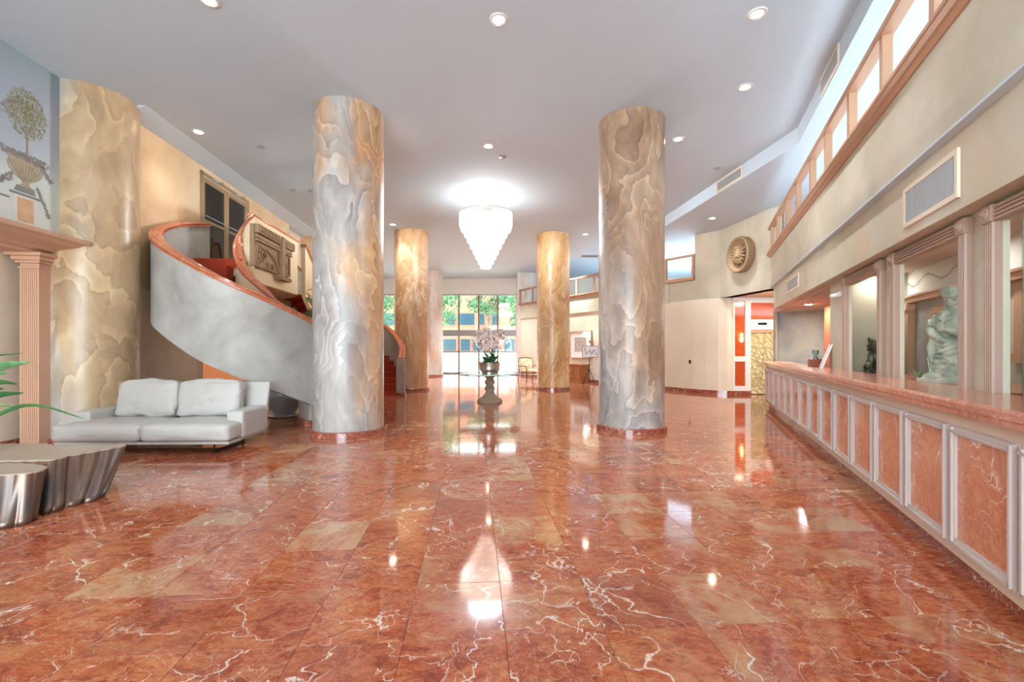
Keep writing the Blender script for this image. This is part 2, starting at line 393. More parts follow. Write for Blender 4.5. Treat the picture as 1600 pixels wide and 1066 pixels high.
def catmull(pts, n=6):
    out = []
    P = [Vector(p) for p in pts]; P = [P[0]*2-P[1]]+P+[P[-1]*2-P[-2]]
    for i in range(1, len(P)-2):
        for k in range(n):
            t = k/n; a, b, c, d = P[i-1:i+3]
            out.append(.5*((2*b)+(c-a)*t+(2*a-5*b+4*c-d)*t*t+(3*b-a-3*c+d)*t**3))
    out.append(P[-2]); return out
def sweep2(path, profile):
    """profile [(side,up)] swept along path of Vectors, up vertical"""
    mb = MB(); n = len(profile); vs = []; fs = []
    for i, p in enumerate(path):
        t = path[min(i+1, len(path)-1)]-path[max(i-1, 0)]; t.z = 0; t.normalize()
        sd = Vector((t.y, -t.x, 0))
        for a, b in profile: vs.append(p+sd*a+Vector((0, 0, b)))
    for i in range(len(path)-1):
        for k in range(n): fs.append((i*n+k, (i+1)*n+k, (i+1)*n+(k+1) % n, i*n+(k+1) % n))
    fs.append(tuple(range(n))); fs.append(tuple(range((len(path)-1)*n, len(path)*n))[::-1])
    return mb.add(vs, fs)
def voxel(mb, size, name, mat, parent=None, loc=None, rz=0, smooth_it=2):
    o = mb.build(name, mat, None)
    r = o.modifiers.new('r', 'REMESH'); r.mode = 'VOXEL'; r.voxel_size = size; r.use_smooth_shade = True
    s_ = o.modifiers.new('s', 'SMOOTH'); s_.iterations = smooth_it; s_.factor = .5
    dg = bpy.context.evaluated_depsgraph_get(); me = bpy.data.meshes.new_from_object(o.evaluated_get(dg))
    old = o.data; o.modifiers.clear(); o.data = me; bpy.data.meshes.remove(old)
    me.name = name
    if parent: o.parent = parent
    if loc: o.location = loc
    if rz: o.rotation_euler = (0, 0, rz)
    return o
def copies(root, children, loc, rz, label=None, group=None):
    r = root.copy(); col.objects.link(r); r.location = loc; r.rotation_euler = (0, 0, rz)
    if label: r['label'] = label
    if group: r['group'] = group
    for ch in children:
        c = ch.copy(); col.objects.link(c); c.parent = r
    return r

# local frames: RW = right wall (local X = away from the hall, Y along the counter); GD = building grid (X right, Y deep)
RWL, RWA = (1.72, 0, 0), -math.atan(.413)
GA = math.atan(.083)
NG = math.hypot(1, .083)
def G2W(u, v): return ((u-.083*v)/NG, (v+.083*u)/NG)
def W2G(x, y): return ((x+.083*y)/NG, (y-.083*x)/NG)
NR = math.hypot(1, .413)
def offU(a): return (a-1.72)/NR
def S(px, a):
    k = (px-800)/712; y = a/(k-.413); x = k*y
    return ((x-1.72)*.413+y)/NR
def R2W(off, s): return (1.72+(off+.413*s)/NR, (s-.413*off)/NR)
def rwstruct(mb, name, mat, **k):
    return mb.build(name, mat, loc=RWL, rz=RWA, kind='structure', **k)

HC = 5.73; LOW = 5.41
# ------------------------------------------------------------------ floor with marble tiles
TU, TV = .525, .56; U0, V0 = -.3616, 2.373
fl = MB().box(-14, 22, -6, 27.6, -.2, -.006).build('floor', 'grout', kind='structure')
tm = MB(); g = .001
hx, hy, cz = TU/2-g, TV/2-g, .0013
tm.add([(-hx, -hy, -.006), (hx, -hy, -.006), (hx, hy, -.006), (-hx, hy, -.006), (-hx, -hy, -cz), (hx, -hy, -cz), (hx, hy, -cz), (-hx, hy, -cz),
        (-hx+cz, -hy+cz, 0), (hx-cz, -hy+cz, 0), (hx-cz, hy-cz, 0), (-hx+cz, hy-cz, 0)],
       [(0, 1, 5, 4), (1, 2, 6, 5), (2, 3, 7, 6), (3, 0, 4, 7), (4, 5, 9, 8), (5, 6, 10, 9), (6, 7, 11, 10), (7, 4, 8, 11), (8, 9, 10, 11)])
tile_me = None; near = []; rest = []
for i in range(-30, 34):
    for j in range(-16, 47):
        u = U0+(i+.5)*TU; v = V0+(j+.5)*TV; x, y = G2W(u, v)
        if y > 27.2 or x < -13 or x > 20 or y < -5.5: continue
        if u < -7.0 and v < 8: continue
        cx = 1.72+.413*y
        vis = y > 1.9 and abs(x) < 1.16*y+.4 and x < cx+.2 and u > -6.9
        (near if vis else rest).append((math.hypot(x, y), u, v, x, y))
near.sort(); rest += near[300:]; near = near[:300]
for k, (d, u, v, x, y) in enumerate(near):
    if tile_me is None:
        t = tm.build('floor_tile', 'floor', fl); tile_me = t.data
    else:
        t = bpy.data.objects.new('floor_tile', tile_me); col.objects.link(t); t.parent = fl
    t.location = (x, y, 0); t.rotation_euler = (R.uniform(-.0006, .0006), R.uniform(-.0006, .0006), GA)
rm = MB(); cg, sg = math.cos(GA), math.sin(GA)
for d, u, v, x, y in rest:
    rm.add([(x+a*cg-b*sg, y+a*sg+b*cg, z) for a, b, z in tm.v[4:]], [(0, 1, 5, 4), (1, 2, 6, 5), (2, 3, 7, 6), (3, 0, 4, 7), (4, 5, 6, 7)])
rm.build('floor_tiles', 'floor', fl, kind='stuff')

# ------------------------------------------------------------------ ceiling
ce = MB().box(-14, 26, -6.2, 28, HC, HC+.3).build('ceiling', 'ceiling', kind='structure')
lowp = [(-.3, -6), (5.46, 8.7), (4.87, 14.76), (4.33, 21.3), (26, 21.3), (26, -6)]
MB().prism(lowp, LOW, HC+.01).build('dropped_ceiling', 'ceiling', ce)
sof = MB().prof([(-5.69, HC+.01), (-5.69, HC-.004), (-6.1, 5.6), (-12, 5.6), (-12, HC+.01)], 'y', 8.42, 17.2)
for v_ in range(len(sof.v)): a, b, c_ = sof.v[v_]; sof.v[v_] = (*G2W(a, b), c_)
sof.build('soffit', 'ceiling', ce)

def pix(px, py, z):
    d = (z-1.5)*712/(545-py); return ((px-800)/712*d, d)
dl_parts = None
def downlight(px, py, z, label, r=.095, lit=True, power=90):
    x, y = pix(px, py, z)
    t = empty('recessed_downlight', (x, y, z), 0, label, 'light', 'recessed ceiling downlights')
    MB().lathe([(r*.78, -.004), (r*.8, -.012), (r*1.2, -.01), (r*1.28, 0)], seg=28).build('trim_ring', 'white', t, smooth=True)
    MB().lathe([(0, -.008), (r*.76, -.008)][::-1], seg=24).build('lens', 'lamp' if lit else 'grille', t)
    if lit:
        light('SPOT', 'downlight_beam', (x, y, z-.05), power, (.94, .97, 1), spot_size=math.radians(110), spot_blend=.8, shadow_soft_size=.08)
downlight(779, 30, HC, 'bright round downlight at the top centre of the main ceiling')
downlight(1183, 21, HC, 'round downlight near the top right ceiling, nearest above the counter side')
downlight(1164, 136, HC, 'round downlight in the main ceiling, second out above the counter side')
downlight(1060, 217, HC, 'round downlight just right of the top of the near right column')
downlight(763, 228, HC, 'round downlight in the ceiling just before the chandelier')
downlight(310, 206, HC, 'round downlight in the ceiling above the curved staircase', power=35)
downlight(327, 1, HC, 'round downlight cut by the top edge, above the left mural wall')
downlight(614, 351, HC, 'small round downlight beside the head of the gold middle-left column')
downlight(1113, 341, LOW, 'round downlight in the lower ceiling before the round medallion')
downlight(915, 366, HC, 'small round downlight between the amber column and the near right column')
for (gx, gy, lb) in ((-.98, 19.2, 'added fill downlight behind the chandelier, nearer one'), (-1.25, 23.6, 'added fill downlight in front of the rear window wall'), (-6.0, 21, 'added fill downlight beyond the rear stair flight'), (2.2, 20.6, 'added fill downlight between amber column and far gallery')):  # extra downlights added to brighten the rear of the hall
    d0 = 4.23*712/gy; downlight(800+712*gx/gy, 545-d0, HC, lb, power=520)
for px, py, lb in ((785, 245, 'small grey ceiling disc just right of the downlight before the chandelier'), (458, 297, 'small grey ceiling disc left of the near left column'),
                   (486, 298, 'small grey ceiling disc touching the left edge of the near left column'), (408, 229, 'small pale ceiling disc right of the staircase downlight'),
                   (1120, 263, 'small pale ceiling disc above the fascia vent')):
    x, y = pix(px, py, HC)
    t = empty('sprinkler', (x, y, HC), 0, lb, 'sprinkler')
    MB().lathe([(.085, 0), (.08, -.012), (.03, -.016)], seg=20).build('cover_plate', 'grille', t, smooth=True)
    MB().lathe([(.022, -.014), (.02, -.04), (.012, -.045)], seg=12).build('nozzle', 'grille', t, smooth=True)

def vent(loc, rz, wd, ht, n, label, tiltx=0, vertical=True):
    t = empty('air_vent', loc, rz, label, 'vent')
    t.rotation_euler = (tiltx, 0, rz)
    b = .045 if wd > .6 else .03
    f = MB().box(-wd/2-b, wd/2+b, -.02, 0, ht/2, ht/2+b).box(-wd/2-b, wd/2+b, -.02, 0, -ht/2-b, -ht/2)
    f.box(-wd/2-b, -wd/2, -.02, 0, -ht/2, ht/2).box(wd/2, wd/2+b, -.02, 0, -ht/2, ht/2)
    f.build('frame', 'creamw' if wd > .6 else 'white', t)
    MB().box(-wd/2, wd/2, -.003, 0, -ht/2, ht/2).build('backing', 'grillev', t)
    m0 = None
    for i in range(n):
        x = -wd/2+(i+.5)*wd/n
        if m0 is None:
            h = wd/n*.32; m0 = MB().add([(-h, -.016, -ht/2), (h*.2, -.016, -ht/2), (h, -.004, -ht/2), (-h*.2, -.004, -ht/2), (-h, -.016, ht/2), (h*.2, -.016, ht/2), (h, -.004, ht/2), (-h*.2, -.004, ht/2)],
                        [(0, 1, 5, 4), (1, 2, 6, 5), (2, 3, 7, 6), (3, 0, 4, 7), (0, 3, 2, 1), (4, 5, 6, 7)]).build('slat', 'grille', t)
            o = m0
        else: o = m0.copy(); col.objects.link(o)
        o.location = (x, 0, 0)
    return t
# fascia vents
def fascia(px, py, wd, ht, lb, n, seg):
    # seg 0: grid line part ; 1: counter-parallel part. local -Y of the vent must face the hall
    k = (px-800)/712
    a, b = (Vector((5.46, 8.7)), Vector((4.87, 14.76))) if seg == 0 else (Vector((-.3, -6)), Vector((5.46, 8.7)))
    d = b-a; t_ = (k*a.y-a.x)/(d.x-k*d.y); p = a+d*t_
    ang = math.atan2(d.y, d.x)
    return vent((p.x-.004, p.y, LOW+.16), ang+PI, wd, ht, n, lb)
fascia(1140, 280, 1.0, .2, 'louvred vent in the ceiling step behind the kink, far one', 14, 0)
fascia(1297, 95, .85, .2, 'louvred vent in the ceiling step nearest the balcony railing', 12, 1)
x, y = pix(922, 400, HC)
vent((x, y, HC-.002), 0, .75, .5, 8, 'flat grey ceiling register between the two right-hand columns', PI/2)

# ------------------------------------------------------------------ columns
def column(x, y, r, mat, label, top=HC, rz=0):
    t = empty('round_column', (x, y, 0), rz, label, 'column')
    MB().lathe([(r, .09), (r, top)], seg=72).build('shaft', mat, t, smooth=math.radians(40))
    MB().lathe([(r+.045, 0), (r+.045, .085), (r+.035, .095), (r-.02, .097)], seg=72).build('plinth', 'base', t, smooth=math.radians(40), label='dark red marble ring')
    return t
column(-2.94, 8.22, .605, 'colA', 'big grey clouded painted column, near left, before the staircase')
column(2.236, 8.55, .6, 'colB', 'big ochre and grey painted column, near right, between table and counter')
column(-3.66, 16.6, .605, 'colC', 'gold painted column behind and right of the near left one')
column(1.537, 16.98, .605, 'colD', 'amber painted column behind the glass table, middle right')
column(-4.4, 25.0, .6, 'colE', 'pale far column at the left end of the window wall')
column(.83, 25.9, .6, 'colE', 'far column at the right end of the window wall, half behind the amber one')
column(-8.2, 17.4, .6, 'colC', 'orange painted column seen behind the stair landing')
column(-7.12, 7.74, .63, 'colG', 'broad painted column built into the left wall beside the mural')

# ------------------------------------------------------------------ left side walls (grid frame)
def gstruct(mb, name, mat, **k): return mb.build(name, mat, rz=GA, kind='structure', **k)
gstruct(MB().box(-6.75, -6.45, -6, 7.76, 3.1, HC), 'wall_left_upper', 'skyblue')
gstruct(MB().box(-7.3, -7.0, -6, 8.2, 0, 3.2), 'wall_left_lower', 'creamw')
gstruct(MB().box(-7.3, -6.42, 7.76, 8.2, 0, HC), 'wall_left_return', 'taupe')
gstruct(MB().box(-7.0, -6.985, -6, 7.75, 0, .12), 'baseboard_left', 'base')
gstruct(MB().box(-6.98, -6.5, 7.745, 7.76, 0, .14), 'baseboard_return', 'base')
gstruct(MB().box(-6.4, -6.08, 8.2, 10.68, 0, 2.6), 'wall_stair_lower', 'taupelight')  # lower wall coloured lighter to make up for the stairs' shadow
wl = MB().box(-6.4, -6.08, 8.2, 10.68, 2.6, 5.6).box(-6.4, -6.08, 10.68, 12.85, 5.5, 5.6)
wl.box(-6.4, -6.08, 10.68, 12.85, 2.4, 3.4).box(-6.4, -6.08, 12.85, 15.6, 2.9, 5.6).box(-6.4, -6.08, 12.6, 15.6, 0, 2.9)
gstruct(wl, 'wall_stair', 'ochre')
gstruct(MB().box(-7.9, -7.7, 9.5, 13.6, 0, 3.0).box(-7.9, -6.4, 13.4, 13.6, 0, 3.0).box(-7.9, -6.4, 10.2, 10.4, 0, 3.0), 'wall_stair_recess', 'apricot')
gstruct(MB().box(-6.08, -6.03, 10.62, 10.7, 0, 2.4), 'trim_1', 'trimtan')
gstruct(MB().box(-6.4, -6.35, 15.6, 17.3, 0, HC).box(-12, -11.7, 13, 28, 0, HC), 'wall_far_left', 'creamw')
light('AREA', 'recess_lamp', (*G2W(-7.0, 11.8), 2.7), 16, (1, .9, .78), shape='DISK', size=.4)
# room behind the landing doors
gstruct(MB().box(-10.2, -10, 8.3, 15.4, 3.4, 5.7).box(-10.1, -6.4, 8.2, 8.4, 3.4, 5.7).box(-10.1, -6.4, 15.2, 15.4, 3.4, 5.7).box(-10.1, -6.4, 8.3, 15.4, 3.2, 3.4), 'wall_landing_room', 'office')
light('POINT', 'landing_room_fill', (*G2W(-8.3, 12.6), 4.5), 420, (.95, 1, 1), shadow_soft_size=.2)  # added fill so the door glass looks lighter

# glazed double door on the landing
dt = empty('door_1', (*G2W(-6.1, 10.68), 3.4), GA, kind='structure')
H_, L_ = 2.08, 2.17
MB().box(-.04, .05, 0, .07, 0, H_).box(-.04, .05, L_-.07, L_, 0, H_).box(-.04, .05, 0, L_, H_-.08, H_).build('door_frame', 'doorframe', dt)
for a, b in ((.08, L_/2-.01), (L_/2+.01, L_-.08)):
    lf = MB().box(-.02, .03, a, a+.09, .02, H_-.1).box(-.02, .03, b-.09, b, .02, H_-.1).box(-.02, .03, a+.09, b-.09, .02, .14).box(-.02, .03, a+.09, b-.09, H_-.2, H_-.1).box(-.02, .03, a+.09, b-.09, .98, 1.04).build('door_leaf', 'doorframe', dt)
    MB().box(0, .01, a+.09, b-.09, .14, .98).build('pane', 'dglass', lf)
    MB().box(0, .01, a+.09, b-.09, 1.04, H_-.2).build('pane', 'dglass', lf)
    MB().tube([(.03, a+.12, 1.12), (.08, a+.12, 1.1), (.08, b-.12, 1.1), (.03, b-.12, 1.12)], .014).build('push_bar', 'grille', lf)
    MB().tube([(.05, (a+b)/2-.1, H_-.05), (.16, (a+b)/2+.12, H_-.04), (.05, (a+b)/2+.3, H_-.05)], .012).box(.03, .1, (a+b)/2-.2, (a+b)/2+.05, H_-.09, H_-.03).build('door_closer', 'grille', dt)

# mantel shelf + fluted pilaster
mt = empty('mantel_entablature', (0, 0, 0), GA, 'salmon wooden shelf-like cornice under the topiary mural on left wall', 'cornice')
pr = [(-6.98, 2.95), (-6.62, 2.95), (-6.6, 2.985), (-6.5, 3.0), (-6.46, 3.03), (-6.36, 3.05), (-6.22, 3.08), (-6.16, 3.12), (-6.06, 3.13), (-6.04, 3.185), (-6.98, 3.185)]
MB().prof(pr, 'y', -5.5, 7.74).build('cornice', 'trim', mt)
pt = empty('fluted_pilaster', (*G2W(-6.73, 7.6), 0), GA, 'tall fluted salmon pilaster under the left cornice', 'pilaster')
pw = .135; nfl = 8; poly = [(-pw, .14), (-pw, -.1)]
for i in range(nfl):
    a = -pw+.02+i*(2*pw-.04)/nfl; b = a+(2*pw-.04)/nfl
    poly += [(a+.008, -.1), (a+.014, -.086), (b-.014, -.086), (b-.008, -.1)]
poly += [(pw, -.1), (pw, .14)]
MB().prism(poly, .0, 2.72).build('shaft', 'trim', pt)
cp = MB()
for z0, z1, e in ((2.72, 2.75, .02), (2.75, 2.8, .0), (2.8, 2.84, .04), (2.84, 2.9, .07), (2.9, 2.95, .12)):
    cp.box(-pw-e, pw+e, -.1-e, .14, z0, z1)
cp.build('capital', 'trim', pt, bevel=.008)

# painted topiary mural (flat paint on the wall)
MX = -6.449
mu = empty('topiary_mural', (*G2W(MX, 7.2), 3.27), GA, 'painted topiary tree in a stone urn on pedestal, on left wall', 'mural')
# local: X normal(+ into hall), Y along wall, Z up ; positions from the photograph
def flat(mb, pts, d=.002): 
    n = len(pts); mb.add([(d, a, b) for a, b in pts]+[(0, a, b) for a, b in pts], [tuple(range(n)), *[(i, n+i, n+(i+1) % n, (i+1) % n) for i in range(n)]])
P = MB(); flat(P, [(-.24, .0), (.10, .0), (.10, .42), (-.24, .42)]); P.build('pedestal', 'palep', mu)
P = MB(); flat(P, [(-.19, .05), (.05, .05), (.05, .39), (-.19, .39)], .004); P.build('pedestal_panel', 'peach', mu)
P = MB(); flat(P, [(-.30, .42), (.16, .42), (.16, .455), (-.30, .455)], .004); flat(P, [(-.24, .47), (.08, .47), (.06, .56), (-.2, .56)], .004); P.build('pedestal_cap', 'shade', mu)
P = MB(); ur = []
for t_, wd in ((.56, .10), (.6, .05), (.64, .06), (.68, .15), (.76, .24), (.84, .27), (.9, .24), (.93, .27), (.96, .27)): ur.append((t_, wd))
flat(P, [(-.07+w_, z) for z, w_ in ur]+[(-.07-w_, z) for z, w_ in ur[::-1]], .004); P.build('urn', 'urnp', mu)
P = MB()
for i in range(9):
    f_ = -1+2*i/8
    flat(P, [(-.07+f_*.06-.003, .64), (-.07+f_*.06+.003, .64), (-.07+f_*.24+.004, .88), (-.07+f_*.24-.004, .88)], .006)
P.build('urn_flutes', 'inkd', mu)
P = MB()
def branch(a, b, ang, ln, wd, dep):
    c_, d_ = a+math.sin(ang)*ln, b+math.cos(ang)*ln
    nx, nz = math.cos(ang)*wd, -math.sin(ang)*wd
    flat(P, [(a-nx, b-nz), (a+nx, b+nz), (c_+nx*.7, d_+nz*.7), (c_-nx*.7, d_-nz*.7)], .004)
    if dep: 
        for q in (-.5, .05, .5): branch(c_, d_, ang+q+R.uniform(-.15, .15), ln*.62, wd*.6, dep-1)
branch(-.05, .93, 0, .36, .014, 4)
P.build('tree_trunk', 'inkd', mu)
P = MB()
for i in range(520):
    a = R.uniform(0, 2*PI); rr = R.random()**.6; a0 = -.05+rr*.3*math.cos(a); b0 = 1.62+rr*.36*math.sin(a); q = R.uniform(0, PI); l_ = .02
    flat(P, [(a0+l_*math.cos(q), b0+l_*math.sin(q)), (a0+.008*math.sin(q), b0-.008*math.cos(q)), (a0-l_*math.cos(q), b0-l_*math.sin(q)), (a0-.008*math.sin(q), b0+.008*math.cos(q))], .006)
P.build('tree_leaves', 'ink', mu, kind='stuff')
P = MB()
def garland(p0, p1, sag, n, sp_):
    for i in range(n):
        t_ = i/n; a0 = p0[0]+(p1[0]-p0[0])*t_+R.uniform(-sp_, sp_); b0 = p0[1]+(p1[1]-p0[1])*t_-sag*4*t_*(1-t_)+R.uniform(-sp_, sp_); q = R.uniform(0, PI); l_ = R.uniform(.015, .035)
        flat(P, [(a0+l_*math.cos(q), b0+l_*math.sin(q)), (a0+.01*math.sin(q), b0-.01*math.cos(q)), (a0-l_*math.cos(q), b0-l_*math.sin(q)), (a0-.01*math.sin(q), b0+.01*math.cos(q))], .008)
garland((-.4, 1.0), (.25, .98), 0, 150, .05); garland((-.25, .68), (-1.1, .62), .18, 150, .035); garland((.15, .95), (.33, .75), 0, 40, .03); garland((.1, .6), (.3, .2), 0, 40, .015)
P.build('garland', 'mauvep', mu, kind='stuff')
P = MB(); flat(P, [(-1.3, .0), (-.3, .0), (-.3, .33), (-1.3, .33)], .0015); P.build('painted_panel', 'palep', mu)
P = MB(); flat(P, [(-1.3, .33), (-.3, .33), (-.3, .36), (-1.3, .36)], .003); flat(P, [(-.7, .0), (-.68, .0), (-.68, .33), (-.7, .33)], .003); P.build('painted_moulding', 'shade', mu)

# ------------------------------------------------------------------ staircase
st = empty('curved_staircase', (-5, 9, 0), 0, 'sweeping curved staircase with grey plaster balustrade and salmon handrail', 'staircase')
off = Vector((-5, 9, 0))
outer = [(-6.84, 10.1, 4.3, 2.9), (-6.80, 9.3, 4.08, 2.65), (-6.72, 8.75, 3.88, 2.35), (-6.60, 8.32, 3.63, 2.03), (-6.14, 7.95, 3.33, 1.77), (-5.32, 7.65, 2.92, 1.34),
         (-4.81, 7.7, 2.67, 1.09), (-4.36, 8.0, 2.43, .83), (-3.85, 8.7, 2.08, .44), (-3.6, 9.3, 1.8, .16), (-3.35, 10.0, 1.5, 0), (-3.3, 10.6, 1.2, 0)]
inner = [(-5.75, 10.15, 4.5, 3.0), (-5.96, 10.0, 4.15, 2.7), (-5.99, 9.84, 3.72, 2.3), (-5.69, 9.55, 3.22, 1.8), (-5.22, 9.33, 2.84, 1.4), (-4.83, 9.3, 2.52, 1.1), (-4.5, 9.6, 2.22, .8),
         (-4.38, 10.2, 1.85, .4), (-4.4, 10.8, 1.5, .1), (-4.45, 11.2, 1.2, 0)]
def cm4(pts, n=8):
    a = catmull([(p[0], p[1], p[2]) for p in pts], n); b = catmull([(p[0], p[1], p[3]) for p in pts], n)
    return [(p.x, p.y, p.z, max(0, q.z)) for p, q in zip(a, b)]
def ribbon(pts, th, side, mat, name='balustrade', par=st, o=off):
    P = cm4(pts); n = len(P); vs = []; fs = []
    for i, p in enumerate(P):
        a = P[max(i-1, 0)]; b = P[min(i+1, n-1)]; t = Vector((b[0]-a[0], b[1]-a[1], 0)).normalized(); sd = Vector((t.y, -t.x, 0))*side*th
        x, y = p[0]-o.x, p[1]-o.y
        vs += [(x, y, p[3]), (x, y, p[2]-.05), (x+sd.x, y+sd.y, p[2]-.05), (x+sd.x, y+sd.y, p[3])]
    for i in range(n-1):
        for k in range(4): 
            f = (i*4+k, i*4+(k+1) % 4, i*4+4+(k+1) % 4, i*4+4+k); fs.append(f if side > 0 else f[::-1])
    fs += [(3, 2, 1, 0), tuple((n-1)*4+k for k in range(4))]
    ob = MB().add(vs, fs).build(name, mat, par, smooth=math.radians(40))
    path = []
    for i, p in enumerate(P):
        a = P[max(i-1, 0)]; b = P[min(i+1, n-1)]; t = Vector((b[0]-a[0], b[1]-a[1], 0)).normalized(); sd = Vector((t.y, -t.x, 0))*side*th/2
        path.append(Vector((p[0]-o.x+sd.x, p[1]-o.y+sd.y, p[2])))
    w_ = th/2
    prf = [(-w_-.005, -.075), (-w_-.03, -.065), (-w_-.035, -.04), (-w_-.012, -.03), (-w_-.012, -.018), (-w_-.04, -.008), (-w_-.03, .018), (-w_+.02, .03), (-w_+.03, .018), (w_-.03, .018), (w_-.02, .03), (w_+.03, .018), (w_+.04, -.008), (w_+.012, -.018), (w_+.012, -.03), (w_+.035, -.04), (w_+.03, -.065), (w_+.005, -.075)]
    # cap drops 3.5 cm so that its top is the measured rail line
    sweep2([q-Vector((0, 0, .02)) for q in path], prf).build('handrail', 'rail', par, smooth=math.radians(50))
    return P
oP = ribbon(outer, .14, -1, 'stairgrey'); iP = ribbon(inner, .12, -1, 'yellow', 'inner_balustrade')
def atz(P, z):   # parameter where nosing height z is reached (rail - 1.02)
    h = [p[2]-1.05 for p in P]
    for i in range(len(P)-1):
        a, b = h[i], h[i+1]
        if (a-z)*(b-z) <= 0 and abs(a-b) > 1e-6:
            t = (a-z)/(a-b); return Vector((P[i][0]+(P[i+1][0]-P[i][0])*t, P[i][1]+(P[i+1][1]-P[i][1])*t))
    return Vector(P[0][:2]) if z >= max(h) else Vector(P[-1][:2])
NS = 19
def step_z(i, tot=3.4): return tot*(i+1)/NS
def stairs(PA, PB, tot, par, o):
    HA = PA[0][2]-1.05; HB = PB[0][2]-1.05
    for i in range(NS):
        z = step_z(i); z0 = tot*i/NS
        za, zb = z0/3.4*HA, z0/3.4*HB; za2, zb2 = z/3.4*HA, z/3.4*HB
        a0, b0, a1, b1 = atz(PA, max(za, .151)), atz(PB, max(zb, .151)), atz(PA, max(za2, .151)), atz(PB, max(zb2, .151))
        if (a1-a0).length < .02 and (b1-b0).length < .02: continue
        pl = [(p.x-o.x, p.y-o.y) for p in (a0, b0, b1, a1)]
        MB().prism(pl, max(0, z-.36), z).build('step', 'carpet', par)
stairs(oP, iP, 3.4, st, off)
# soffit under the flight
vs = []; N_ = 40
for i in range(N_+1):
    a = oP[int(i*(len(oP)-1)/N_)]; b = iP[int(i*(len(iP)-1)/N_)]
    vs += [(a[0]+5, a[1]-9, a[3]), (b[0]+5, b[1]-9, max(0, a[3]))]
MB().add(vs, [(2*i, 2*i+1, 2*i+3, 2*i+2) for i in range(N_)]).build('flight_underside', 'taupe', st, smooth=True)
MB().prism([(1.05, -.3), (1.35, .0), (1.75, .9), (.7, 1.5), (.6, .3)], 0, .12).build('stair_plinth', 'base', st)
MB().prism([(1.1, -.25), (1.32, .03), (1.68, .85), (.75, 1.4), (.65, .3)], .1, .5).build('stair_support', 'stairgrey', st)
# landing
ld = empty('stair_landing', (*G2W(-5.5, 12), 0), GA, 'raised landing with pale yellow parapet and thin handrail before the glazed door', 'landing')
MB().box(-.58, .56, -1.85, 2.7, 3.05, 3.4).build('floor_slab', 'taupe', ld)
MB().box(-.575, .5, -1.8, 2.7, 3.4, 3.412).box(-.575, .57, -1.87, -1.84, 3.2, 3.412).box(-.575, .4, -2.12, -1.85, 2.95, 3.22).build('carpet', 'carpet', ld)
MB().box(.48, .6, -1.38, 1.15, 3.0, 4.47).build('parapet', 'yellow', ld)
MB().prof([(.45, 4.46), (.45, 4.49), (.5, 4.53), (.58, 4.53), (.64, 4.49), (.64, 4.46)], 'y', -1.42, 1.16).build('handrail', 'rail', ld, bevel=.006)
# far flight
ff = empty('rear_stair_flight', (-5.4, 14.6, 0), 0, 'red carpeted steps curling up from the newel beside the gold column', 'staircase')
o2 = Vector((-5.4, 14.6, 0))
fout = []
for k in range(0, 11):
    t_ = PI*(1-k/10); fout.append((-5.4+1.9*math.cos(t_), 14.6+1.9*math.sin(t_), 1.2+3.35*(1-k/10), max(0, 3.4*(1-k/10)-.35)))
fin = [(-6.05, 13.1, 4.5, 3.0), (-5.98, 13.6, 3.95, 2.4), (-5.85, 14.5, 3.3, 1.8), (-5.55, 15.1, 2.6, 1.1), (-5.1, 15.1, 1.9, .4), (-4.75, 14.6, 1.2, 0)]
fo = ribbon(fout, .13, 1, 'stairgrey', 'outer_balustrade', ff, o2)
fi = ribbon(fin, .12, 1, 'yellow', 'inner_balustrade', ff, o2)
stairs([(p[0], p[1], p[2]+.0, 0) for p in fo], fi, 3.4, ff, o2)
MB().box(1.72, 1.98, -.12, .02, 0, 1.16, .012).build('newel', 'stairgrey', ff)
MB().box(1.70, 2.0, -.14, .04, 0, .1).build('newel_plinth', 'base', ff)

# carved stone fragment on the parapet
rp = empty('carved_relief', (*G2W(-4.895, 11.35), 3.75), GA, 'carved brown stone capital fragment hung on the yellow parapet', 'relief')
# local: X out, Y along, Z up
ol = [(-.95, -.42), (.25, -.42), (.3, -.55), (.85, -.55), (.88, -.42), (.95, -.38), (.95, .0), (1.02, .12), (1.0, .2), (1.14, .3), (1.1, .5), (-.95, .5)]
MB().add([(0, a, b) for a, b in ol]+[(.1, a, b) for a, b in ol], [tuple(range(12, 24)), tuple(range(12))[::-1]]+[(i, (i+1) % 12, 12+(i+1) % 12, 12+i) for i in range(12)]).build('slab', 'stone', rp, bevel=.012)
c = MB()
c.box(.1, .19, -.93, 1.1, .3, .5); c.box(.1, .15, -.93, 1.02, .2, .28); c.box(.1, .17, -.93, 1.0, .13, .18); c.box(.1, .22, .26, .42, -.5, .5); c.box(.1, .14, .88, .94, -.4, .1); c.box(.1, .2, .28, .84, -.55, -.45); c.box(.1, .17, .45, .84, -.41, -.37)
c.build('mouldings', 'stone', rp, bevel=.01)
c = MB()
def spiral(cy, cz, r0, turns, sgn, x=.12, th=.022, st_=0):
    pts = []
    for i in range(int(turns*16)+1):
        a = st_+sgn*i/16*2*PI; r_ = r0*(1-i/(turns*16+2)); pts.append((x, cy+r_*math.cos(a), cz+r_*math.sin(a)))
    c.tube(pts, th, 6)
arc = [(.12, .2-.0+1.1*math.cos(a)-1.05, -.42+.5*math.sin(a)) for a in [PI/2*i/12 for i in range(13)]]
c.tube(arc, .03, 6)
spiral(-.6, -.14, .2, 2, 1); spiral(-.3, -.3, .1, 1.5, -1); spiral(-.75, -.33, .07, 1.3, 1); spiral(-.05, -.32, .08, 1.3, 1); spiral(.62, -.2, .13, 1.6, 1); spiral(.62, .0, .09, 1.3, -1)
for i in range(9): c.ball((.19, -.85+i*.125, .4), (.03, .05, .08), 8, 6); c.tube([(.19, -.8+i*.125, .32), (.21, -.78+i*.125, .4), (.19, -.75+i*.125, .48)], .012, 5)
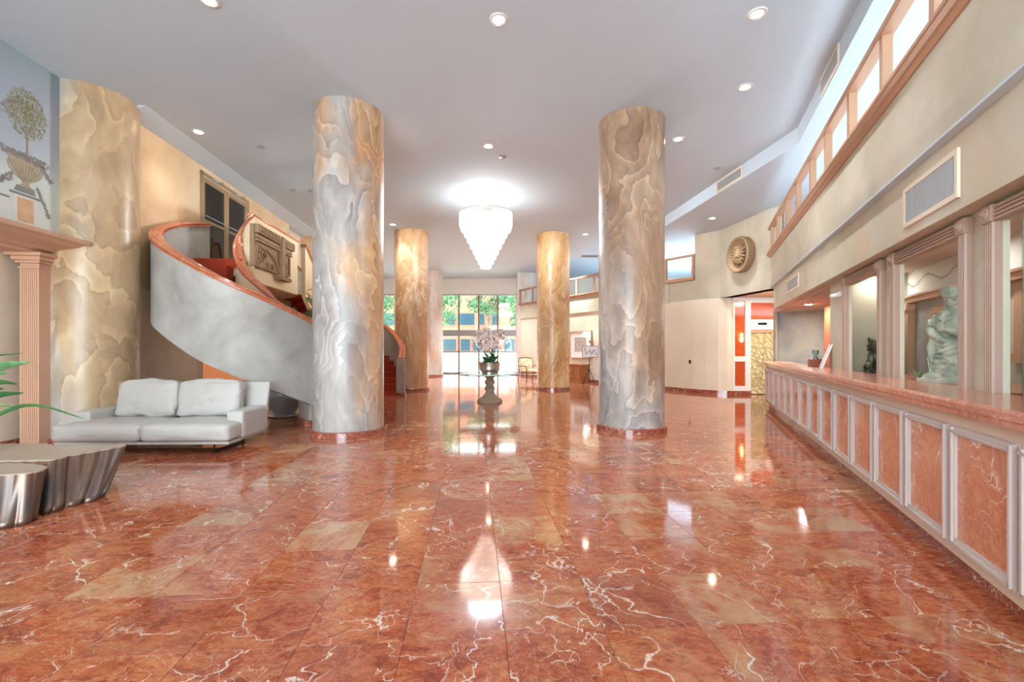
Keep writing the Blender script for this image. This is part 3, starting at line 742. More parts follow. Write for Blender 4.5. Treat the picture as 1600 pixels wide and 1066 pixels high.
for i in range(5): c.ball((.19, .5+i*.13, .4), (.03, .05, .08), 8, 6)
for i in range(6): c.ball((.17, .32+i*.1, -.5), (.05, .04, .035), 8, 6)
c.build('scrollwork', 'stone', rp, smooth=True)

# ------------------------------------------------------------------ rear window wall
BY = 27.4
bw = MB().box(-9.5, .4, BY, BY+.3, 4.78, HC).box(-12, -9.5, BY, BY+.3, 0, HC).box(.27, 4, BY, BY+.3, 0, HC)
bw.build('wall_back', 'white', kind='structure')
wn = empty('window_1', (0, BY+.1, 0), 0, kind='structure')
zs = [(.08, 1.28), (1.36, 2.25), (2.62, 4.7)]
xs = [-9.5, -8.2, -6.9, -5.6, -4.25, -3.2, -2.0, -.86, .27]
fm = MB().box(xs[0], xs[-1], -.06, .06, 4.7, 4.8).box(xs[0], xs[-1], -.09, .09, 2.25, 2.62).box(xs[0], xs[-1], -.05, .05, 1.28, 1.36).box(xs[0], xs[-1], -.06, .06, 0, .08)
fm.build('window_frame', 'grille', wn)
for x in xs: MB().box(x-.045, x+.045, -.06, .06, .0, 4.7).build('mullion', 'inkd' if x in xs[5:8] else 'grille', wn)
for a, b in zip(xs[:-1], xs[1:]):
    for z0, z1 in zs: MB().box(a+.045, b-.045, -.006, .006, z0, z1).build('pane', 'glass', wn)

# ------------------------------------------------------------------ outdoors behind the windows
MB().box(-60, 60, 27.7, 90, -.25, -.03).build('paving', 'paving', kind='structure')
MB().box(-14, 8, 33.5, 33.8, -.05, 1.2).build('garden_wall', 'white')
tag(bpy.data.objects['garden_wall'], 'low white garden wall seen through the rear windows', 'wall')
bd = empty('pink_building', (-5, 48, 0), 0, 'pink stucco building with blue windows across the street, beyond rear glazing', 'building')
MB().box(-26, 22, 0, 10, 0, 8.2).build('wall', 'bpink', bd)
MB().box(-26.3, 22.3, -.3, 10, 8.2, 8.6).build('parapet', 'bpink', bd)
for z0, z1, arr in ((4.0, 5.2, [(-2.0, -1.0), (-.7, 1.05), (1.6, 2.1), (2.9, 3.6), (-5, -3.4), (-8.5, -6.8), (-12, -10), (5.5, 7.5), (9, 11)]), (1.3, 2.5, [(-2.2, -.9), (-.4, .6), (.9, 1.9), (2.6, 3.6), (4.2, 5.3), (-6, -4), (-10, -8), (7, 9)])):
    for a, b in arr:
        f = MB().box(a-.08, b+.08, -.08, 0, z0-.1, z1+.1).build('window', 'bpink', bd); MB().box(a, b, -.12, -.02, z0, z1).build('pane', 'bglass', f)
def tree(x, y, h, rx, rz_, label, n=2600):
    t = empty('tree', (x, y, 0), 0, label, 'tree')
    MB().tube([(0, 0, 0), (.1, 0, h*.3), (0, .1, h*.6), (-.1, 0, h*.85)], [.16, .13, .1, .04]).tube([(0, 0, h*.5), (.6, .1, h*.75), (1, .2, h*.85)], [.08, .05, .02]).tube([(0, 0, h*.5), (-.6, .1, h*.75), (-1, .2, h*.9)], [.08, .05, .02]).build('trunk', 'bark', t)
    f = MB()
    for i in range(n):
        a = R.uniform(0, 2*PI); b = math.acos(R.uniform(-1, 1)); rr = R.uniform(.45, 1)
        c_ = Vector((rx*rr*math.sin(b)*math.cos(a), rx*rr*math.sin(b)*math.sin(a), h*.8+rz_*rr*math.cos(b)))
        if noise.noise(c_*.7) < -.12: continue
        q = Vector((R.uniform(-1, 1), R.uniform(-1, 1), R.uniform(-1, 1))).normalized()*.17; s_ = q.cross(Vector((R.uniform(-1, 1), R.uniform(-1, 1), R.uniform(-1, 1)))).normalized()*.09
        f.add([c_-q, c_+s_, c_+q, c_-s_], [(0, 1, 2, 3)])
    f.build('foliage', 'foliage', t, kind='stuff')
tree(-6.6, 37, 6.6, 2.6, 2.4, 'green tree outside, beyond the rear glazing left of centre')
tree(-2.2, 43.5, 7.6, 2.6, 1.5, 'spreading green tree outside above the pink building windows')
tree(1.6, 38, 6.2, 2.2, 2.4, 'green tree outside at the right end of the rear glazing')
tree(-12.5, 39, 7, 3, 3, 'dense green tree outside behind the staircase side glazing', 3600)

# ------------------------------------------------------------------ right far wall (straight, gallery above)
FA, FB = Vector((5.53, 16.75)), Vector((.45, 25.2))
fd = (FB-FA); FLn = fd.length; fang = math.atan2(fd.y, fd.x)
# local: X along from FA to FB, +Y = left of direction => towards hall?  direction is up-left, its left is -x-y = hall side
def fstruct(mb, name, mat, kind='structure', parent=None, **k): return mb.build(name, mat, parent, loc=(FA.x, FA.y, 0) if not parent else None, rz=fang if not parent else 0, kind=kind, **k)
fstruct(MB().box(-.3, FLn, -.3, 0, 3.14, 3.86), 'wall_right_gallery', 'cream')
fstruct(MB().box(-.3, FLn+.3, -.35, -.06, 0, 3.16), 'wall_right_far', 'creamw')
fstruct(MB().box(-.3, FLn, -.06, -.045, 0, .12), 'baseboard_right_far', 'base')
fstruct(MB().box(FLn, FLn+.3, -.3, 0, 0, HC), 'wall_right_pier', 'creamw')
MB().prism([(.3, 25.1), (.6, 25.3), (.6, 27.4), (.27, 27.4)], 0, HC).build('wall_back_return', 'white', kind='structure')
MB().prism([(5.5, 17), (.6, 25.3), (.8, 27.5), (16, 27.5), (16, 17)], 3.2, 3.4).build('gallery_floor', 'ceiling', kind='structure')
MB().box(.6, 16, 27.3, 27.5, 3.3, HC).box(15.8, 16, 8, 27.5, 3.3, HC).build('wall_gallery_back', 'creamw', kind='structure')
def railing(name, label, loc, rz, length, posts, zl, zt, sgn=1, th=.1, mat='trimtan'):
    """posts: positions along local X; rail projects on +Y*sgn side"""
    t = empty(name, loc, rz, label, 'railing')
    f = sgn
    pr = [(-.13*f, zl), (.02*f, zl), (.05*f, zl+.03), (.075*f, zl+.035), (.095*f, zl+.08), (.11*f, zl+.085), (.11*f, zl+.12), (-.13*f, zl+.12)]
    if f < 0: pr = pr[::-1]
    MB().prof(pr, 'x', 0, length).build('ledge', mat, t)
    pr = [(-.06*f, zt), (.06*f, zt), (.075*f, zt+.02), (.075*f, zt+.07), (.06*f, zt+.09), (-.06*f, zt+.09)]
    if f < 0: pr = pr[::-1]
    MB().prof(pr, 'x', 0, length).build('top_rail', mat, t)
    for x in posts: MB().box(x-.045, x+.045, -.045, .045, zl+.12, zt).build('post', mat, t)
    return t
railing('gallery_railing', 'tan gallery railing on the far right wall, passing behind the right columns', (FA.x, FA.y, 0), fang, FLn, [.05+i*1.22 for i in range(9)], 3.86, 4.68, 1)

# medallion wall (curved pier) and its soffit
cw = [(6.3, 15.7), (6.6, 15.28), (6.87, 15.05), (7.0, 14.2), (7.2, 12.7), (7.35, 12.4)]
back = [(p[0]+.3, p[1]+.25) for p in cw[::-1]]
MB().prism(cw+back, 3.17, LOW).build('wall_medallion', 'cream', kind='structure')
MB().prism([(5.53, 16.75), (6.3, 15.7), (6.5, 15.9), (5.8, 16.9)], 3.14, 3.86).build('wall_parapet_corner', 'cream', kind='structure')
cl = FA-Vector((6.3, 15.7))
railing('corner_railing', 'short tan railing right of the near right column, left of the medallion', (5.56, 16.72, 0), math.atan2(-1.1, .8), 1.27, [.1, 1.2], 3.86, 4.68, 1)
MB().prism([(5.5, 16.8), (6.3, 15.72), (6.87, 15.05), (7.2, 12.7), (8, 10), (12, 10), (12, 17), (6, 17)], 3.17, 3.2).build('soffit_entrance', 'soffit', kind='structure')
MB().prism([(6.8, 15.9), (7.6, 12.4), (16, 12.4), (16, 17.2), (6.2, 17.2)], 3.2, 3.4).build('gallery_slab', 'ceiling', kind='structure')
# lower curved cream wall
lw = [(5.45, 16.9), (5.9, 16.15), (6.2, 15.65), (6.5, 15.3), (6.8, 15.05), (7.05, 14.92), (7.22, 14.9)]
MB().prism(lw+[(7.3, 15.3), (6.9, 15.4), (6.4, 16.0), (5.8, 17.1)], 0, 3.17).build('wall_entrance_curved', 'creamw', kind='structure')
MB().prism([(p[0]-.02, p[1]-.02) for p in lw]+[(p[0], p[1]) for p in lw[::-1]], 0, .12).build('baseboard_entrance', 'base', kind='structure')
tgl = empty('wall_switch', (6.13, 15.7, 1.05), math.atan2(-1, .75), 'small dark switch plate on the curved cream wall', 'switch')
MB().box(-.04, .04, -.012, .0, -.06, .06, .004).build('plate', 'dark', tgl); MB().box(-.012, .012, -.022, -.012, -.02, .02).build('toggle', 'dark', tgl)
# entrance: sidelight, transom, sliding glass door
en = empty('door_2', (7.22, 14.88, 0), 0, kind='structure')
MB().box(0, .06, 0, .1, .0, 3.17).box(.4, .58, 0, .1, 0, 3.17).box(.06, .4, 0, .1, 0, .28).box(.06, .4, 0, .1, 1.08, 1.25).box(.06, .4, 0, .1, 3.05, 3.17).box(.58, 2.6, 0, .1, 3.0, 3.17).box(.58, 2.6, -.02, .1, 2.12, 2.46).build('door_frame', 'white', en)
MB().box(-.01, .58, -.01, .0, 0, .12).build('kick_plate', 'base', en)
MB().box(.06, .4, .03, .07, .28, 1.08).build('lower_panel', 'orangepanel', en); MB().box(.06, .4, .03, .07, 1.25, 3.05).build('upper_panel', 'orangepanel', en)
MB().box(.58, 2.6, .03, .07, 2.46, 3.0).build('transom_panel', 'orangepanel', en)
MB().box(.58, 2.6, .0, .05, 2.02, 2.12).build('door_head', 'trimtan', en)
MB().box(.8, 1.08, -.06, -.02, 2.28, 2.35, .01).build('motion_sensor', 'dark', en)
for a, b in ((.6, 1.55), (1.55, 2.55)):
    MB().box(a, b, .04, .06, .02, 2.02).build('glass_leaf', 'pattern', en)
wg = empty('wall_lantern', (7.22+.27, 14.86, 1.85), 0, 'small glowing gold wall light on the orange entrance sidelight', 'lamp')
MB().lathe([(.03, -.14), (.05, -.1), (.055, .0), (.03, .04), (.05, .1), (.02, .16)], seg=12).build('shade', 'goldglow', wg, smooth=True); MB().box(-.03, .03, 0, .05, -.06, .06).build('bracket', 'chrome', wg)
MB().box(7.2, 12, 15.3, 15.5, 0, 3.2).build('wall_entrance_back', 'creamw', kind='structure')
light('AREA', 'entrance_lamp', (8.1, 13.6, 3.1), 30, (1, .85, .62), shape='DISK', size=.3)

# medallion
t0 = Vector((6.94, 14.6)); t1 = Vector((7.14, 13.1)); dm = (t1-t0).normalized(); ctr = (t0+t1)/2
md = empty('round_medallion', (ctr.x-.0, ctr.y, 3.0+1.35), math.atan2(dm.y, dm.x), 'round carved stone lion medallion on the pale curved wall', 'medallion')
# local X along wall, local -Y faces the hall? direction is down (+x small,-y): its right side (-y local) = -x world
def ringy(pr, seg=48):
    mb = MB(); vs = []; fs = []
    for r_, d_ in pr:
        for k in range(seg):
            a = 2*PI*k/seg; vs.append((r_*math.cos(a), -d_, r_*math.sin(a)))
    n = len(pr)
    for i in range(n-1):
        for k in range(seg): fs.append((i*seg+k, i*seg+(k+1) % seg, (i+1)*seg+(k+1) % seg, (i+1)*seg+k))
    return mb.add(vs, fs)
ringy([(.53, -.05), (.55, .1), (.55, .19), (.53, .22), (.48, .22), (.46, .19), (.42, .13), (.40, .12), (.38, .14), (.36, .12), (.0, .12)]).build('rim', 'stone', md, smooth=math.radians(35))
c = MB()
c.ball((0, -.15, .02), (.15, .1, .19)); c.ball((0, -.24, -.05), (.075, .05, .06)); c.ball((-.07, -.22, .05), .03); c.ball((.07, -.22, .05), .03); c.ball((0, -.26, -.01), (.03, .03, .07))
c.ball((0, -.2, -.16), (.06, .05, .04))
for k in range(16):
    a = 2*PI*k/16; r1, r2 = .17, .33+.02*(k % 2)
    c.tube([(r1*math.cos(a), -.15, r1*math.sin(a)), (.25*math.cos(a+.15), -.2, .25*math.sin(a+.15)), (r2*math.cos(a+.1), -.14, r2*math.sin(a+.1))], [.04, .045, .012], 6)
c.build('lion_head', 'stone', md, smooth=True)

# ------------------------------------------------------------------ right wall: upper parapet, vent band, window wall
oU, oW, oV = offU(1.944), offU(2.03), offU(2.22)
sE = S(1204, 1.944)+.02
rwstruct(MB().box(oU, oU+.3, -7, sE, 3.22, 4.0), 'wall_right_upper', 'cream')
rwstruct(MB().box(oW, oW+.4, -7, S(1209, 2.03), 2.59, 3.23), 'wall_right_band', 'cream')
rwstruct(MB().box(oU, oW+3.5, -7, sE+.3, 3.2, 3.4), 'gallery_floor_right', 'ceiling')
rwstruct(MB().box(oU+3.4, oU+3.6, -7, sE+4, 3.3, LOW), 'wall_gallery_right', 'white')
rwstruct(MB().box(oU+.3, oU+3.6, sE-.1, sE+.1, 3.3, LOW), 'wall_gallery_end', 'mauve')
posts = [S(px, 1.944) for px in (1207, 1217, 1232, 1248, 1270, 1294, 1331.5, 1384.5, 1466)]
d_ = posts[-1]-posts[-2]
while posts[-1] > -6: posts.append(posts[-1]+min(-.55, d_))
x0, y0 = R2W(oU, -7)
railing('balcony_railing', 'long tan balcony railing above the reception counter', (x0, y0, 0), RWA+PI/2, sE+7-.05, [p+7 for p in posts], 4.0, 4.76, 1)
# (local X runs along +s, +Y is towards the hall)
def rwo(px, a, z): 
    s = S(px, a); x, y = R2W(offU(a), s); return (x, y, z)
vx = S(1457, 2.03)
x, y = R2W(oW, (S(1415, 2.03)+S(1500, 2.03))/2)
vent((x, y, 2.88), RWA-PI/2, S(1417, 2.03)-S(1495, 2.03), .30, 30, 'large louvred wall vent above the mirror windows, nearest on the right wall')
x, y = R2W(oW, S(1239, 2.03)); vent((x, y, 2.92), RWA-PI/2, 1.25, .22, 12, 'small louvred wall vent above the open reception counter, far end')

# window wall V with openings
wins = [(S(1384, 2.22), S(1323, 2.22)), (S(1522, 2.22), S(1400, 2.22)), (S(1553, 2.22)-1.45, S(1553, 2.22))]
op0 = (S(1297, 2.22), S(1212, 2.22))
zt_ = 2.44; fw = .11
edges = []
solid = MB(); prev = -7
for a, b in sorted([(w0+fw, w1-fw) for w0, w1 in wins]+[op0]):
    solid.box(oV, oV+.04, prev, a, 0, 2.62); prev = b
solid.box(oV, oV+.04, prev, S(1209, 2.22)+.1, 0, 2.62)
for a, b in [(w0+fw, w1-fw) for w0, w1 in wins]: solid.box(oV, oV+.04, a, b, zt_, 2.62).box(oV, oV+.04, a, b, 0, 1.12)
solid.box(oV, oV+.04, op0[0], op0[1], 0, 1.12)
rwstruct(solid, 'wall_right_lower', 'cream')
rwstruct(MB().box(oV, oV+4, -7, sE, 2.7, 2.8), 'office_ceiling', 'soffit')
def fluted(w_, L, vertical, n=4):
    """fluted strip in local frame: width along first axis"""
    poly = [(0, .0)]
    poly = []
    for i in range(n):
        a = i*w_/n; b = a+w_/n; poly += [(a, .045), (a+w_/n*.25, .06), (b-w_/n*.25, .06), (b-.001, .045)]
    return [(0, 0)]+poly+[(w_, 0)]
for wi, (a, b) in enumerate(wins):
    t = empty('window_%d' % (wi+2), RWL, RWA, kind='structure')
    pr = fluted(fw, 1, True)
    for s0 in (a, b-fw):
        m_ = MB(); m_.prism([(oV-p[1], s0+p[0]) for p in pr], 1.17, zt_); m_.build('jamb', 'rose', t)
        m_ = MB().box(oV-.075, oV, s0-.01, s0+fw+.01, zt_-.0, zt_+.13, .006)
        k = m_.build('corner_block', 'rose', t)
        r_ = MB(); cy, cz = s0+fw/2, zt_+.065
        for rr, dd in ((.046, .012), (.03, .02), (.014, .028)):
            n = 18; vs = [(oV-.075-dd, cy+rr*.85*math.cos(2*PI*q/n), cz+rr*.85*math.sin(2*PI*q/n)) for q in range(n)]+[(oV-.075, cy+rr*math.cos(2*PI*q/n), cz+rr*math.sin(2*PI*q/n)) for q in range(n)]
            r_.add(vs, [tuple(range(n))]+[(q, (q+1) % n, n+(q+1) % n, n+q) for q in range(n)])
        r_.build('rosette', 'rose', k)
    m_ = MB(); m_.prof([(oV-p[1], zt_+p[0]*1.05) for p in pr], 'y', a+fw, b-fw); m_.build('head_moulding', 'rose', t)
    MB().box(oV, oV+.9, a+fw, b-fw, 1.1, 1.14).build('sill', 'slab', t)
    if wi == 2: MB().box(oV+.1, oV+.11, a+fw, b-fw, 1.14, zt_).build('pane', 'glass', t)
# office behind
aB = 3.3; oB = offU(aB)
ob = MB().box(oB, oB+.15, -7, op0[0]-.05, 0, 2.7)
rwstruct(ob, 'wall_office_back', 'office')
def bpan(pxa, pxb, z0, z1, mat, name, label, dep=.04):
    s0, s1 = S(pxb, aB), S(pxa, aB)
    return s0, s1
# inner painted sky band, beam and pilasters
sB0, sB1 = S(1502, aB)-1.8, S(1408, aB)+.05
rwstruct(MB().box(oB-.01, oB, sB0, sB1, 2.3, 2.7), 'trim_2', 'palep')
rwstruct(MB().box(oB-.12, oB, sB0, sB1, 2.2, 2.3).box(oB-.16, oB, sB0, sB1, 2.27, 2.3), 'trim_3', 'trim')
ip = empty('inner_pilaster', RWL, RWA, 'tan pilaster inside the middle window opening, left of the pale statue', 'pilaster')
s0, s1 = S(1430, aB), S(1414, aB)
MB().box(oB-.09, oB, s0, s1, 1.0, 2.08).build('shaft', 'trimtan', ip); MB().box(oB-.13, oB, s0-.05, s1+.05, 2.08, 2.2, .02).build('capital', 'trim', ip)
rwstruct(MB().box(oB-.03, oB, S(1465, aB), S(1458, aB), 1.0, 2.0).box(oB-.03, oB, S(1490, aB), S(1458, aB), 2.0, 2.08), 'trim_4', 'trimtan')
rwstruct(MB().box(oB-.03, oB, S(1597, aB)-.1, S(1590, aB), 1.35, 2.3).box(oB-.04, oB, S(1597, aB)-.7, S(1586, aB), 1.35, 1.45).box(oB-.04, oB, S(1597, aB)-.7, S(1586, aB), 2.2, 2.3), 'trim_5', 'trimtan')
gl = MB()
s_a, s_b = S(1502, aB), S(1411, aB)
for i in range(160):
    t_ = i/160; ss = s_b+(s_a-s_b)*t_; zz = 2.52+.06*math.cos(t_*4*PI)+R.uniform(-.015, .015); q = R.uniform(0, PI); l_ = .02
    gl.add([(oB-.012, ss+l_*math.cos(q), zz+l_*math.sin(q)), (oB-.012, ss+.006*math.sin(q), zz-.006*math.cos(q)), (oB-.012, ss-l_*math.cos(q), zz-l_*math.sin(q)), (oB-.012, ss-.006*math.sin(q), zz+.006*math.cos(q))], [(0, 1, 2, 3)])
g_ = gl.build('painted_garland', 'shade', loc=RWL, rz=RWA, kind='stuff'); tag(g_, 'thin painted garland on the pale band inside the middle window opening', 'mural')
# open reception bay: side + back walls
rwstruct(MB().box(oV+.25, oB, op0[0]-.2, op0[0]-.05, 0, 2.7), 'wall_office_divider', 'cream')
oC = oV+2.2
cv = [(oV+2.0*i/14, op0[1]+.12-.5*math.sin(PI*min(1, i/14+.0))) for i in range(15)]
MB().prism(cv+[(p[0], op0[1]+.3) for p in cv[::-1]], 0, 2.58).build('wall_office_end', 'office', loc=RWL, rz=RWA, kind='structure', smooth=math.radians(30))
rwstruct(MB().box(oC-.6, oC+.4, op0[1]-.03, op0[1]+.1, 0, 2.6).box(oC+.2, oC+.3, -7, op0[1]+.1, 0, 2.6), 'wall_office_rear', 'office')
rwstruct(MB().box(oV, oV+4, op0[0]-.2, op0[1]+.3, 2.56, 2.7), 'office_bay_ceiling', 'soffit')
rwstruct(MB().box(offU(3.0), offU(3.0)+.05, S(1297, 3.0)-.5, S(1288, 3.0), 0, 2.5), 'trim_6', 'orangewood')
pp = (7.1, 10.9); t = empty('recessed_downlight', (*pp, 2.56), 0, 'oval-looking downlight in the soffit of the open reception bay', 'light', 'recessed ceiling downlights')
MB().lathe([(.07, -.004), (.12, -.01), (.13, 0)], seg=24).build('trim_ring', 'white', t); MB().lathe([(.07, -.006), (0, -.006)], seg=20).build('lens', 'lamp', t)
light('AREA', 'bay_lamp', (pp[0], pp[1], 2.5), 45, (1, .95, .88), shape='DISK', size=.3)
for px in (1355, 1465, 1640):
    s_ = S(px, 2.7); p_ = R2W(oV+.55, s_); light('AREA', 'niche_lamp', (*p_, 2.66), 4, (1, .95, .88), shape='DISK', size=.2)

# ------------------------------------------------------------------ reception counter
ct = empty('reception_counter', RWL, RWA, 'long reception counter with salmon marble top and marble inset panels', 'counter')
sEnd = S(1197, 1.72); sBeg = -3.2
MB().box(0, .4, sBeg, sEnd, .11, 1.07).build('body', 'pink', ct)
MB().box(.06, .4, sBeg, sEnd-.04, 0, .11).build('kick_base', 'base', ct)
pr = [(-.05, 1.07), (-.05, 1.10), (-.065, 1.115), (-.065, 1.15), (-.045, 1.17), (oV+.02, 1.17), (oV+.02, 1.07)]
n_ = 0; s_ = sBeg
while s_ < sEnd+.03:
    e_ = min(s_+1.25, sEnd+.04); MB().prof(pr, 'y', s_+.001, e_-.001).build('top_slab', 'slab', ct); s_ = e_
pitch = .67*1.0819; sp0 = (2.43*1.0819)
k0 = -8
for k in range(k0, 16):
    a = sp0+k*pitch+.015; b = a+pitch-.05
    if b > sEnd or a < sBeg: continue
    z0, z1 = .19, .985; e = .055
    m_ = MB()
    for (aa, bb, cc, dd) in ((a, a+e, z0, z1), (b-e, b, z0, z1)): m_.box(-.03, 0, aa, bb, cc, dd).box(-.045, 0, aa+.008, aa+.026, cc+.008, dd-.008)
    for (cc, dd) in ((z0, z0+e), (z1-e, z1)): m_.box(-.03, 0, a+e, b-e, cc, dd).box(-.045, 0, a+.012, b-.012, cc+.012, cc+.03)
    fr_ = m_.build('panel_frame', 'lilac', ct)
    MB().box(-.012, -.001, a+e, b-e, z0+e, z1-e).build('marble_panel', 'panel', fr_)

# things on / behind the counter
def rwthing(name, off_, s, z, label, cat, rz=0):
    x, y = R2W(off_, s); return empty(name, (x, y, z), RWA+rz, label, cat)
s_ = S(1284, 2.1)
bt = rwthing('menu_stand', oV-.08, s_, 1.17, 'white leaning card stand on the far part of the counter', 'sign', -.1)
MB().add([(-.05, -.2, 0), (-.05, .2, 0), (.1, .2, .42), (.1, -.2, .42), (-.035, -.2, 0), (-.035, .2, 0), (.115, .2, .42), (.115, -.2, .42)], [(0, 3, 2, 1), (4, 5, 6, 7), (0, 1, 5, 4), (1, 2, 6, 5), (2, 3, 7, 6), (3, 0, 4, 7)]).build('card', 'paper', bt)
MB().add([(.1, -.18, .38), (.1, .18, .38), (.2, .18, 0), (.2, -.18, 0), (.106, -.18, .38), (.106, .18, .38), (.206, .18, 0), (.206, -.18, 0)], [(0, 3, 2, 1), (4, 5, 6, 7), (0, 1, 5, 4), (1, 2, 6, 5), (2, 3, 7, 6), (3, 0, 4, 7)]).build('easel_back', 'dark', bt)
s_ = S(1273, 2.1)
cb = rwthing('card_box', oV-.1, s_, 1.17, 'small orange box with clear holder left of the white card stand', 'box')
MB().box(-.1, .1, -.12, .12, 0, .14, .01).build('box_body', 'orangewood', cb); MB().lathe([(.05, .14), (.045, .16), (.02, .2), (.05, .24), (.055, .3)], seg=16).build('clear_holder', 'tglass', cb, smooth=True)
s_ = S(1317, 2.22)
sc_ = rwthing('security_camera', oV-.02, s_, 2.33, 'white dome security camera on wall left of the small mirror window', 'camera')
MB().box(-.05, .02, -.05, .05, -.02, .06, .01).build('bracket', 'white', sc_); MB().tube([(-.05, 0, .02), (-.09, .03, .0), (-.11, .07, .0)], [.03, .035, .035], 12).build('housing', 'white', sc_, smooth=True)
MB().ball((-.115, .085, -.005), .026).build('lens', 'chrome', sc_, smooth=True)

# pale robed statue (front towards -X local i.e. the hall / left)
sx, sy = R2W(offU(2.62), S(1492, 2.62))
sg_ = empty('robed_statue', (sx, sy, 1.14), math.radians(-72), 'tall pale green stone statue of a robed figure behind the middle window', 'statue')
b = MB()
b.box(-.24, .24, -.18, .18, 0, .05)
b.ball((0, 0, .06), (.22, .17, .05)); b.ball((-.1, -.1, .07), (.12, .09, .045))
b.lathe([(.17, .05), (.165, .2), (.15, .35), (.14, .45), (.135, .52), (.14, .6), (.15, .68), (.13, .74), (.07, .77), (.05, .8)], seg=28, ridge=.05, nr=9, twist=5)
b.ball((0, 0, .86), (.075, .085, .10)); b.ball((0, -.07, .85), (.02, .03, .03)); b.ball((0, -.055, .82), (.05, .03, .03))
b.lathe([(.10, .9), (.115, .93), (.11, .98), (.12, 1.0), (.0, 1.0)], seg=18, ridge=.06, nr=9)
for k in range(9):
    a = PI*.15+k*PI*.7/8; b.tube([(.09*math.cos(a), .09*math.sin(a), .93), (.11*math.cos(a), .1*math.sin(a), .82), (.12*math.cos(a), .11*math.sin(a), .7)], .022, 6)
for sgn in (-1, 1):
    b.tube([(sgn*.13, 0, .7), (sgn*.18, -.05, .56), (sgn*.1, -.15, .52), (sgn*.02, -.18, .56 if sgn > 0 else .45)], [.055, .06, .05, .03], 10)
    b.tube([(sgn*.12, -.12, .52), (sgn*.14, -.12, .38), (sgn*.12, -.14, .22)], [.05, .04, .02], 8)
for k in range(5): b.tube([(-.14+.02*k, -.1-.02*k, .12+.05*k), (0, -.17, .1+.06*k), (.13, -.1, .18+.06*k)], .016, 6)
for k in range(4): b.tube([(-.14, -.04, .36+.045*k), (-.12, -.12, .31+.045*k), (.0, -.17, .3+.045*k), (.14, -.05, .4+.045*k)], .016, 6)
for k in range(6):
    for sg2 in (-1, 1): b.tube([(sg2*.15, .08-.04*k, .1), (sg2*.17, .06-.035*k, .25), (sg2*.14, .05-.03*k, .42)], .013, 6)
for k in range(5): b.tube([(-.12, -.02-.0*k, .56+.03*k), (-.2, -.05, .54+.03*k), (-.17, -.1, .52+.03*k)], .014, 6)
b.ball((0, -.09, .9), (.06, .03, .025)); b.ball((-.04, -.085, .87), .015, 8, 6); b.ball((.04, -.085, .87), .015, 8, 6)
for k in range(7): b.ball((-.06+.02*k, -.14-.012*(3-abs(k-3)), .68-.015*(3-abs(k-3))), .014, 8, 6)
b.ball((-.02, -.19, .58), (.035, .03, .05))
spq = [(.0+.07*math.cos(q)*(1-i/30), -.165, .2+.07*math.sin(q)*(1-i/30)) for i, q in enumerate([j*.5 for j in range(26)])]
b.tube(spq, .012, 6)
voxel(b, .008, 'figure', 'statue', sg_, smooth_it=1)
sx, sy = R2W(offU(2.62), S(1368, 2.62))
ln = empty('guardian_lion', (sx, sy, 1.14), math.radians(-30), 'small dark bronze guardian lion behind the left window opening', 'statue')
b = MB()
b.box(-.13, .13, -.16, .16, 0, .04); b.ball((0, .06, .14), (.11, .11, .12)); b.ball((0, -.01, .24), (.10, .09, .12)); b.ball((0, -.06, .42), (.09, .09, .085)); b.ball((0, -.13, .39), (.055, .05, .035)); b.ball((0, -.12, .34), (.05, .05, .02))
for sgn in (-1, 1):
    b.tube([(sgn*.06, -.06, .26), (sgn*.07, -.12, .14), (sgn*.07, -.12, .05)], [.04, .03, .035], 8); b.ball((sgn*.07, -.14, .05), (.035, .05, .025)); b.ball((sgn*.09, .05, .08), (.05, .09, .06)); b.ball((sgn*.04, -.13, .46), .02); b.ball((sgn*.08, -.02, .5), (.02, .02, .035))
for k in range(26):
    a = R.uniform(0, 2*PI); zz = R.uniform(.3, .5); b.ball((.085*math.cos(a), .0+.07*abs(math.sin(a)), zz), .025, 7, 5)
b.tube([(0, .14, .1), (0, .2, .2), (.02, .17, .32), (0, .13, .36)], [.03, .035, .04, .02], 8); b.ball((-.1, -.16, .12), .05)
voxel(b, .007, 'figure', 'lion', ln, smooth_it=1)
sprig = rwthing('small_sprig', offU(2.62)-.1, S(1462, 2.62)+.15, 1.14, 'thin green sprig beside the pale statue base', 'plant')
b = MB()
for k in range(7):
    a = R.uniform(0, 2*PI); b.tube([(0, 0, 0), (.05*math.cos(a), .05*math.sin(a), .12), (.16*math.cos(a), .16*math.sin(a), .15+.02*k)], [.004, .01, .002], 5)
b.build('leaves', 'leafl', sprig).scale = (.6, .6, .55)

